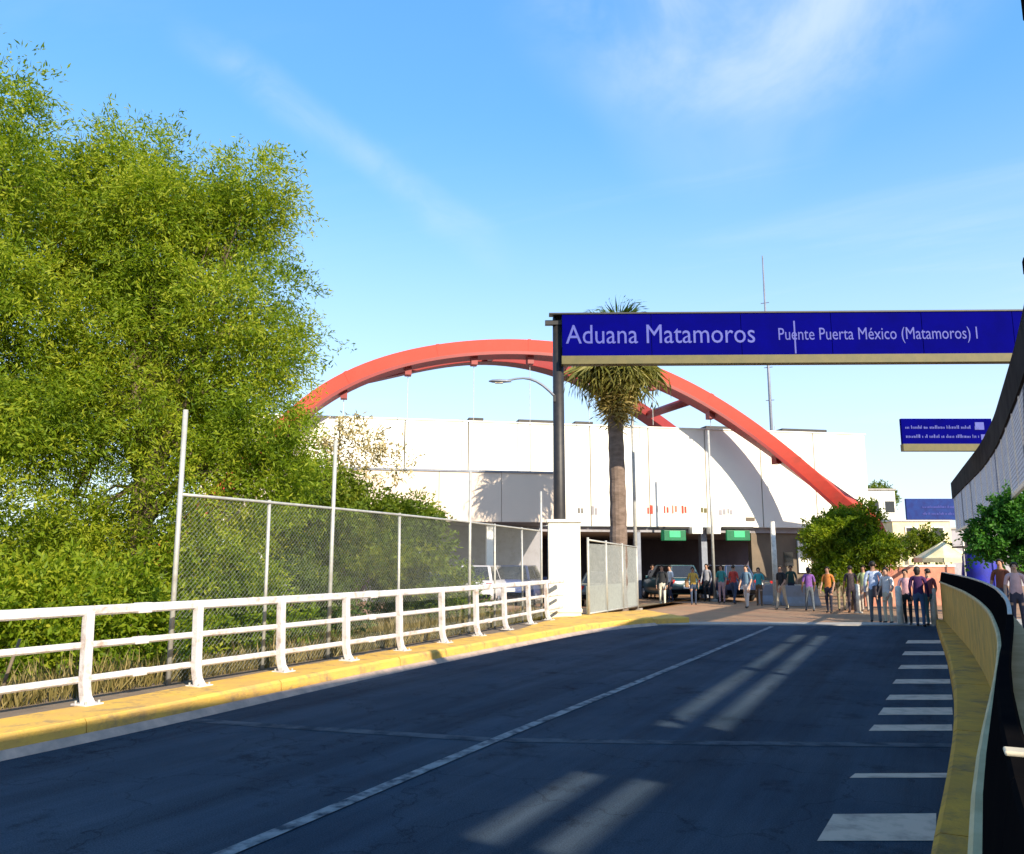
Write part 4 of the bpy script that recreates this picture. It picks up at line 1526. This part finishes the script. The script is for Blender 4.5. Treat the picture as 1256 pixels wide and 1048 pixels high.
house("house", 1058, 1104, 602, 72, 9, STUCCO, "white flat-roofed house right of the arch foot", [(1072, 622, 1.0, 1.2), (1091, 622, 1.0, 1.2)])
house("house", 1098, 1170, 640, 58, 8, AWN, "cream house low behind the small bright blue sign", [(1118, 655, .9, 1.0), (1150, 655, .9, 1.0)], roof=STUCCO)
house("house", 1160, 1290, 650, 66, 9, INNERG, "grey house far back below the mesh screen", [(1190, 668, 1.2, 1.0)])

# low pink brick wall behind the group of people
a, b_ = Vector(W(1056, 690, 36)), Vector(W(1168, 690, 37))
a.z = b_.z = 0
d = (b_ - a).normalized()
bw = empty("brick_wall", (a + b_) / 2, "low pink brick wall behind the standing people", "wall")
MB().box((a + b_) / 2 + Vector((0, 0, .82)), ((b_ - a).length, .22, 1.66), ax=(d, Vector((-d.y, d.x, 0)))).build("wall", BRICKR, bw)
MB().box((a + b_) / 2 + Vector((0, 0, 1.70)), ((b_ - a).length + .06, .30, .09), ax=(d, Vector((-d.y, d.x, 0)))).build("coping", CREAM, bw)
# vendor's cream parasol
p = Vector(W(1158, 690, 38.5))
p.z = 0
us = empty("market_parasol", p, "cream market parasol over the pink brick wall", "parasol")
MB().tube([p, p + Vector((0, 0, 2.75))], .03, 8).build("pole", GALV, us)
b = MB()
for k in range(8):
    a0_, a1_ = k * math.pi / 4, (k + 1) * math.pi / 4
    e0, e1 = p + Vector((1.25 * math.cos(a0_), 1.25 * math.sin(a0_), 2.05)), p + Vector((1.25 * math.cos(a1_), 1.25 * math.sin(a1_), 2.05))
    b.quad([p + Vector((0, 0, 2.8)), e0, e1])
    b.quad([e0, e0 - Vector((0, 0, .2)), e1 - Vector((0, 0, .2)), e1])
so = b.build("canopy", AWN, us)
sm = so.modifiers.new("thick", 'SOLIDIFY')
sm.thickness = .015
# blue tarpaulin stall on the walkway
p = Vector(W(1203, 690, 31))
p.z = .0
bt = empty("tarp_stall", p, "small stall wrapped in bright blue tarpaulin behind the parapet end", "stall")
b = MB()
fr = []
for z, w in ((0.0, .62), (.6, .60), (1.4, .62), (2.05, .58), (2.28, .50)):
    fr.append([p + Vector((w * math.cos(a_) * (1 + .10 * math.sin(5 * a_ + z * 3)), w * .8 * math.sin(a_) * (1 + .08 * math.cos(4 * a_ + z)), z)) for a_ in np.linspace(0, 2 * math.pi, 25)[:-1]])
b.sweep(fr).build("cover", TARP, bt, smooth=True)
for sx in (-.55, .55):
    MB().tube([p + Vector((sx, -.5, 0)), p + Vector((sx, -.5, 2.4))], .025, 6).build("pole", GALV, bt)
MB().box(p + Vector((0, 0, 2.42)), (1.5, 1.3, .06), rz=.3).build("roof_board", DARKM, bt)

# ------------------------------------------------------------------ bollards and small things at the end of the road
for px, py, h, lab in ((1053, 752, 1.05, "white bollard left of the group of people"), (1105, 767, 1.15, "white bollard in the middle of the group of people"),
                       (1147, 768, 1.10, "white bollard by the end of the yellow parapet")):
    p = Vector(G(px, py))
    o = empty("bollard", p, lab, "bollard", "white bollards at the end of the road")
    MB().tube([p, p + Vector((0, 0, h - .06)), p + Vector((0, 0, h))], [.095, .095, .06], 12).build("post", BOLL, o, smooth=True)
    MB().tube([p, p + Vector((0, 0, .05))], [.16, .15], 12).build("foot", CONCRETE, o)
# low concrete barriers beside the bays
for px, py, lab in ((952, 741, "grey concrete barrier below the short white post"), (983, 743, "grey concrete barrier left of the small tree")):
    p = Vector(G(px, py))
    o = empty("concrete_barrier", p, lab, "barrier", "concrete barriers before the hall")
    fr = []
    for t in (-.78, .78):
        fr.append([p + FD * t + FN * w + Vector((0, 0, z)) for w, z in ((-.30, 0), (.30, 0), (.28, .12), (.13, .38), (.09, .85), (-.09, .85), (-.13, .38), (-.28, .12))])
    MB().sweep(fr).build("body", INNERG, o, bevel=.015)
    MB().box(p + FN * .0 + Vector((0, 0, .88)), (.5, .10, .05), ax=AXF).build("lifting_plate", GALV, o)


# ------------------------------------------------------------------ cars
def car(foot, head, col, lab, suv=False, group=None):
    """foot: ground centre; head: unit vector the car faces"""
    foot = Vector(foot)
    h = Vector(head).normalized()
    s = Vector((h.y, -h.x, 0))
    o = empty("parked_car" if group else "waiting_car", foot, lab, "car", group)
    ht = 1.72 if suv else 1.45
    P = lambda x, y, z: foot + s * x + h * y + Vector((0, 0, z))
    # lower body: stations along the length, each a rounded section
    st = [(-2.22, .70, .45, .80), (-2.12, .84, .30, .93), (-1.6, .89, .24, .97), (-.6, .90, .22, .96), (.5, .90, .22, .95), (1.2, .89, .24, .90), (1.85, .84, .28, .80), (2.16, .70, .36, .70)]
    if suv:
        st = [(y, w * 1.03, z0 + .05, z1 + .14) for y, w, z0, z1 in st]
    fr = []
    for y_, w, z0, z1 in st:
        fr.append([P(-w * .9, y_, z0), P(w * .9, y_, z0), P(w, y_, z0 + .12), P(w * 1.01, y_, (z0 + z1) / 2), P(w * .95, y_, z1 - .08), P(w * .84, y_, z1), P(-w * .84, y_, z1), P(-w * .95, y_, z1 - .08), P(-w * 1.01, y_, (z0 + z1) / 2), P(-w, y_, z0 + .12)])
    body = MB().sweep(fr).build("body", col, o, smooth=True)
    zb = st[2][3] - .03
    yb0, yb1, yt0, yt1 = (-2.05, 1.05, -1.75, .25) if suv else (-1.75, 1.05, -1.05, .25)
    lo = [P(-.80, yb0, zb), P(.80, yb0, zb), P(.80, yb1, zb), P(-.80, yb1, zb)]
    hi = [P(-.62, yt0, ht), P(.62, yt0, ht), P(.62, yt1, ht), P(-.62, yt1, ht)]
    MB().hexa(lo, hi).build("cabin", col, o, bevel=.07, seg=3)

    def pane(name, a, b_, c, d_, out):
        q = [Vector(v) for v in (a, b_, c, d_)]
        n = (q[1] - q[0]).cross(q[3] - q[0]).normalized()
        if n.dot(out) < 0:
            n = -n
        cen = sum(q, Vector()) / 4
        q2 = [cen + (v - cen) * .86 for v in q]
        MB().hexa([v - n * .01 for v in q2], [v + n * .012 for v in q2]).build(name, GLASSD, o)
    pane("rear_window", lo[0], lo[1], hi[1], hi[0], -h)
    pane("windscreen", lo[3], lo[2], hi[2], hi[3], h)
    for sg_, (i, j) in ((1, (1, 2)), (-1, (0, 3))):
        m0, m1 = lo[i].lerp(lo[j], .48), hi[i].lerp(hi[j], .48)
        pane("side_window", lo[i], m0, m1, hi[i], s * sg_)
        pane("side_window", m0, lo[j], hi[j], m1, s * sg_)
    for sx in (-1, 1):
        for y_ in (-1.35, 1.35):
            c = P(sx * .82, y_, .33)
            wv = empty("wheel", (0, 0, 0))
            wv.parent = o
            wv.location = c - foot
            MB().tube([c - s * sx * .10, c - s * sx * .08, c + s * sx * .08, c + s * sx * .10], [.30, .33, .33, .30], 18).build("tyre", RUBBER, wv, smooth=True)
            MB().tube([c + s * sx * .06, c + s * sx * .112], [.20, .19], 14).build("rim", RIM, wv, smooth=True)
        MB().box(P(sx * .70, -2.15, zb - .16), (.24, .14, .20), ax=(s, h)).build("tail_light", TAIL, o, bevel=.02)
        MB().box(P(sx * .62, 2.06, zb - .28), (.30, .16, .14), ax=(s, h)).build("headlight", PLATE, o, bevel=.02)
        MB().box(P(sx * .96, .62, zb + .04), (.18, .10, .13), ax=(s, h)).build("mirror", col, o, bevel=.02)
    MB().box(P(0, -2.22, .42 + (.06 if suv else 0)), (1.55, .14, .17), ax=(s, h)).build("bumper", BLACKP, o, bevel=.03)
    MB().box(P(0, -2.235, .68), (.36, .03, .16), ax=(s, h)).build("plate", PLATE, o)
    return o


def paint(name, c):
    return mat(name, c, tuple(x * .9 for x in c), .3, 3, coat=.6, spec=.5)


cd = -FN
for px, py, c, nm, lab, suv in ((836, 737, (0.010, 0.055, 0.070), "teal_paint", "dark teal off-roader queueing in the bay under the left green signal", True),
                                (903, 738, (0.014, 0.03, 0.085), "navy_paint", "navy car queueing in the bay under the right green signal", True),
                                (925, 733, (0.010, 0.014, 0.014), "black_paint", "black car half hidden at the brown ground floor wall", False)):
    car(G(px, py) + np.array(cd) * 1.5, cd, paint(nm, c), lab, suv)
for px, dep, c, nm, lab in ((596, 36, (0.62, 0.60, 0.62), "pearl_paint", "white car parked behind the chain link fence"),
                            (640, 38, (0.05, 0.08, 0.22), "blue_paint", "blue car parked behind the fence left of the white pillar"),
                            (548, 34, (0.16, 0.16, 0.18), "grey_paint", "grey car parked behind the fence beside the olive bush"),
                            (740, 37, (0.05, 0.06, 0.06), "charcoal_paint", "charcoal car parked behind the chain link gate")):
    p = W(px, 690, dep)
    car((p[0], p[1], 0), FD * .4 - FN * .9, paint(nm, c), lab, px in (596, 640), "cars parked behind the fence")


# ------------------------------------------------------------------ people
SKINS = [mat("skin_%d" % k, c, tuple(x * .9 for x in c), .6, 8) for k, c in enumerate([(0.42, 0.23, 0.15), (0.34, 0.18, 0.11), (0.48, 0.28, 0.19)])]
HAIRD = mat("dark_hair", (0.012, 0.009, 0.008), (0.02, 0.014, 0.01), .6, 30)
SHOE = mat("shoe_leather", (0.03, 0.025, 0.022), (0.05, 0.04, 0.035), .6, 9)


def cloth(name, c):
    return mat("cloth_" + name, c, tuple(x * .82 for x in c), .9, 9, .3, 40)


def person(foot, face, lab, shirt, legs, skin=0, h=1.7, step=0.0, arm=(0.12, 0.12), hair="short", sleeve="short", group=None, bag=None, zf=0.0):
    """face: heading angle; step: stride in metres; arm: forward swing of left and right hand"""
    foot = Vector((foot[0], foot[1], zf))
    o = empty("person", foot, lab, "person", group)
    k = h / 1.7
    rot = Matrix.Rotation(face, 4, 'Z')
    V, E, Rr, T = [], [], [], []

    def v(x, y, z, rx, ry=None, part="t", link=None):
        V.append((x * k, y * k, z * k))
        Rr.append((rx * k, (ry or rx) * k))
        T.append(part)
        if link is not None:
            E.append((link, len(V) - 1))
        return len(V) - 1

    pel = v(0, 0, .93, .145, .105, "leg")
    wai = v(0, 0, 1.07, .135, .095, "sh", pel)
    che = v(0, .01, 1.26, .155, .105, "sh", wai)
    nb = v(0, 0, 1.41, .085, .07, "sh", che)
    ne = v(0, .01, 1.49, .05, .05, "sk", nb)
    jw = v(0, .035, 1.555, .062, .072, "sk", ne)
    hd = v(0, .025, 1.62, .075, .09, "sk", jw)
    v(0, .01, 1.685, .05, .06, "sk", hd)
    v(0, .128, 1.60, .014, .014, "sk", hd)                    # nose
    for sx, sw, a in ((-1, step, arm[0]), (1, -step, arm[1])):
        hp = v(sx * .085, 0, .86, .088, .09, "leg", pel)
        kn = v(sx * .10, sw * .45 + .03, .48, .06, .062, "leg", hp)
        an = v(sx * .10, sw * .95 - .01, .10, .042, .045, "leg", kn)
        he = v(sx * .10, sw * .95, .045, .042, .04, "shoe", an)
        v(sx * .115, sw * .95 + .15, .032, .040, .03, "shoe", he)
        so = v(sx * .165, 0, 1.395, .065, .065, "sh", nb)
        el = v(sx * .235, a * .25 - .02, 1.12, .043, .043, "sh" if sleeve == "long" else "mid", so)
        wr = v(sx * .235, a * .9 + .06, .90, .029, .031, "sk" if sleeve != "long" else "sh", el)
        pa = v(sx * .233, a * .98 + .08, .83, .022, .040, "sk", wr)
        for f_, (dy, l_) in enumerate(((-.028, .062), (-.010, .078), (.010, .082), (.028, .072))):     # four fingers, curled
            f1 = v(sx * .230, a + .085 + dy, .80, .010, .010, "sk", pa)
            f2 = v(sx * .222, a + .095 + dy, .80 - l_ * .55, .009, .009, "sk", f1)
            v(sx * .205, a + .10 + dy, .80 - l_, .008, .008, "sk", f2)
        t1 = v(sx * .215, a + .125, .845, .011, .011, "sk", pa)
        v(sx * .20, a + .145, .80, .009, .009, "sk", t1)
    me = bpy.data.meshes.new("body")
    me.from_pydata(V, E, [])
    tmp = bpy.data.objects.new("tmp_body", me)
    COL.objects.link(tmp)
    sk = tmp.modifiers.new("skin", 'SKIN')
    sk.use_smooth_shade = True
    for i, d_ in enumerate(me.skin_vertices[0].data):
        d_.radius = Rr[i]
        d_.use_root = (i == 0)
    ss = tmp.modifiers.new("sub", 'SUBSURF')
    ss.levels = ss.render_levels = 1
    dg = bpy.context.evaluated_depsgraph_get()
    dg.update()
    bmesh_ = bpy.data.meshes.new_from_object(tmp.evaluated_get(dg))
    bpy.data.objects.remove(tmp)
    ms_ = [SKINS[skin], shirt, legs, SHOE]
    bmesh_.materials.clear()
    for q in ms_:
        bmesh_.materials.append(q)
    VV = np.array(V)
    for p_ in bmesh_.polygons:
        c = np.array(p_.center)
        j = int(np.argmin(((VV - c) ** 2).sum(1)))
        t = T[j]
        z = c[2] / k
        if t == "mid":
            t = "sh" if z > 1.16 else "sk"
        if abs(c[0]) < .185 * k and .78 < z < 1.2:
            t = "sh" if z > .96 else "leg"
        p_.material_index = {"sk": 0, "sh": 1, "leg": 2, "shoe": 3}.get(t, 1)
    bmesh_.transform(Matrix.Translation(foot) @ rot)
    bmesh_.shade_smooth()
    put("body", bmesh_, o)
    # hair cap, ears and eyes
    Mx = Matrix.Translation(foot) @ rot
    bm = bmesh.new()
    bmesh.ops.create_uvsphere(bm, u_segments=14, v_segments=9, radius=1)
    for w in bm.verts:
        x, y_, z = w.co
        if y_ > .35 and z < .35:
            y_ = .35 - .3 * (.35 - z) * .4
        lo_ = -.55 if hair == "short" else -2.3
        if z < -.1:
            z = -.1 + (z + .1) * (abs(lo_) / .9)
            y_ = min(y_, -.1)
        w.co = Mx @ Vector((x * .088 * k, (.012 + y_ * .104) * k, (1.645 + z * .095) * k))
    mh = bpy.data.meshes.new("hair")
    bm.to_mesh(mh)
    bm.free()
    mh.materials.append(HAIRD)
    mh.shade_smooth()
    put("hair", mh, o)
    for sx in (-1, 1):
        b = MB()
        b.tube([Mx @ Vector((sx * .030 * k, .108 * k, 1.625 * k)), Mx @ Vector((sx * .030 * k, .118 * k, 1.625 * k))], .010 * k, 8).build("eye", HAIRD, o)
        MB().tube([Mx @ Vector((sx * .074 * k, .0, 1.59 * k)), Mx @ Vector((sx * .090 * k, -.01 * k, 1.61 * k)), Mx @ Vector((sx * .078 * k, -.01 * k, 1.645 * k))], .014 * k, 6).build("ear", SKINS[skin], o, smooth=True)
    MB().tube([Mx @ Vector((-.022 * k, .108 * k, 1.562 * k)), Mx @ Vector((.022 * k, .108 * k, 1.562 * k))], .007 * k, 6).build("mouth", mat("lips", (0.3, 0.10, 0.08), None, .5), o)
    if bag:
        c = Mx @ Vector((.30 * k, .06, .98 * k))
        bo = MB().box(c, (.14, .34, .36), rz=face).build("shoulder_bag", bag, o, bevel=.04)
        MB().tube([c + Vector((0, 0, .16)), Mx @ Vector((.16 * k, -.02, 1.46 * k)), Mx @ Vector((.05 * k, -.12, 1.30 * k))], .015, 6).build("strap", bag, o)
    return o


TOWARD = math.atan2(-1, 0) - R(90)                 # facing back down the road to the camera
gp = "people standing at the end of the road"
C_ = cloth
plist = [
    (1062, 750, R(170), "person in a lime and white top with dark hair beside the white bollard", C_("lime", (0.52, 0.60, 0.30)), C_("stone", (0.44, 0.38, 0.33)), dict(skin=0, arm=(.2, .05))),
    (1046, 752, R(20), "person in dark clothes at the left of the waiting group under the small tree", C_("umber", (0.06, 0.045, 0.05)), C_("plum", (0.05, 0.035, 0.045)), dict(skin=1)),
    (1075, 764, R(8), "tall person in a pale blue shirt and grey trousers seen from behind", C_("paleblue", (0.50, 0.58, 0.76)), C_("slate", (0.12, 0.14, 0.16)), dict(skin=1, h=1.85, sleeve="long", step=.12)),
    (1091, 765, R(150), "person in a white top and cream trousers with a dark shoulder bag", C_("white", (0.66, 0.62, 0.60)), C_("cream", (0.60, 0.52, 0.38)), dict(skin=2, h=1.66, arm=(.25, .1), bag=C_("bag", (0.05, 0.04, 0.05)))),
    (1115, 767, R(165), "person in a pink top and black trousers between the bollards", C_("pink", (0.60, 0.34, 0.38)), C_("black", (0.018, 0.02, 0.026)), dict(skin=0, h=1.62, step=.1)),
    (1130, 769, R(-6), "long-haired person in a dark purple top and blue jeans seen from behind", C_("purple", (0.045, 0.012, 0.075)), C_("jeans", (0.045, 0.085, 0.16)), dict(skin=1, h=1.70, hair="long", sleeve="long", step=.14)),
    (1143, 768, R(30), "person in a rose top and teal trousers next to the parapet end", C_("rose", (0.44, 0.12, 0.14)), C_("teal", (0.06, 0.16, 0.20)), dict(skin=0, h=1.64)),
]
for px, py, fa, lab, sh, lg, kw in plist:
    person(G(px, py), fa, lab, sh, lg, group=gp, **kw)
gp2 = "people at the customs bays"
plist = [
    (801, 734, R(-150), "person in dark top and white trousers beside the thin pole at the left bay", C_("ink", (0.03, 0.03, 0.045)), C_("chalk", (0.70, 0.70, 0.72)), dict(skin=1)),
    (813, 743, R(-170), "person in a black jacket and cream trousers in front of the left bay", C_("coal", (0.02, 0.022, 0.025)), C_("ivory", (0.66, 0.62, 0.5)), dict(skin=0, sleeve="long", step=.1)),
    (886, 740, R(175), "person in a teal shirt and pinkish trousers right of the grey bay column", C_("seagreen", (0.04, 0.26, 0.24)), C_("dustypink", (0.50, 0.32, 0.33)), dict(skin=0)),
    (917, 746, R(160), "person in a blue-grey top and white trousers in front of the right bay", C_("steelblue", (0.12, 0.20, 0.28)), C_("linen", (0.68, 0.60, 0.55)), dict(skin=2, step=.16)),
    (972, 742, R(190), "person in dark green standing at the concrete barriers", C_("bottle", (0.02, 0.06, 0.05)), C_("night", (0.03, 0.03, 0.05)), dict(skin=1)),
]
for px, py, fa, lab, sh, lg, kw in plist:
    person(G(px, py), fa, lab, sh, lg, group=gp2, **kw)
plist = [
    (823, 739, R(140), "person in a white shirt and navy trousers between the left pole and the teal off-roader", C_("snow", (0.70, 0.70, 0.70)), C_("navyt", (0.03, 0.035, 0.07)), dict(skin=0, step=.18, h=1.68)),
    (851, 742, R(200), "person in a mustard top and dark jeans in front of the grey bay column", C_("mustard", (0.50, 0.33, 0.06)), C_("denim", (0.04, 0.06, 0.11)), dict(skin=1, step=-.15, h=1.62, bag=C_("tan", (0.30, 0.18, 0.09)))),
    (868, 738, R(175), "person in a grey hooded top and black trousers at the grey bay column", C_("ash", (0.26, 0.26, 0.28)), C_("black", (0.018, 0.02, 0.026)), dict(skin=0, sleeve="long", h=1.75)),
    (901, 741, R(-20), "person in a red shirt walking away beside the navy car", C_("scarlet", (0.45, 0.05, 0.04)), C_("denim", (0.04, 0.06, 0.11)), dict(skin=1, step=.2)),
    (932, 743, R(185), "person in a turquoise top and brown trousers left of the short white post", C_("turquoise", (0.05, 0.34, 0.36)), C_("brownt", (0.16, 0.09, 0.05)), dict(skin=2, h=1.6, step=.12, hair="long")),
    (960, 748, R(150), "person in a black shirt and light trousers in front of the concrete barriers", C_("coal", (0.02, 0.022, 0.025)), C_("sandt", (0.50, 0.42, 0.30)), dict(skin=0, step=-.2, arm=(.3, -.1))),
    (994, 750, R(20), "person in a violet top walking towards the hall left of the small tree", C_("violet", (0.22, 0.09, 0.34)), C_("slate", (0.12, 0.14, 0.16)), dict(skin=1, h=1.64, step=.2, hair="long")),
    (1018, 752, R(165), "person in an orange top and dark trousers under the small tree", C_("orange", (0.62, 0.22, 0.05)), C_("night", (0.03, 0.03, 0.05)), dict(skin=0, step=.1, h=1.66)),
    (1033, 749, R(195), "person in a white top and khaki trousers under the small tree", C_("snow", (0.70, 0.70, 0.70)), C_("khaki", (0.32, 0.27, 0.16)), dict(skin=2, h=1.72)),
]
for px, py, fa, lab, sh, lg, kw in plist:
    person(G(px, py), fa, lab, sh, lg, group=gp2, **kw)
gp3 = "people walking on the covered walkway"
for px, dep, fa, lab, sh, lg, kw in ((1243, 19.5, R(175), "person in a pale pink shirt on the walkway behind the black rail", C_("shell", (0.66, 0.42, 0.42)), C_("dusk", (0.05, 0.05, 0.08)), dict(skin=2, h=1.58)),
                                     (1226, 21.5, R(160), "person in a rust brown top on the walkway behind the black rail", C_("rust", (0.20, 0.06, 0.03)), C_("dusk", (0.05, 0.05, 0.08)), dict(skin=0, h=1.66))):
    p = W(px, 690, dep)
    person((p[0], p[1], 0), fa, lab, sh, lg, group=gp3, zf=.25, **kw)
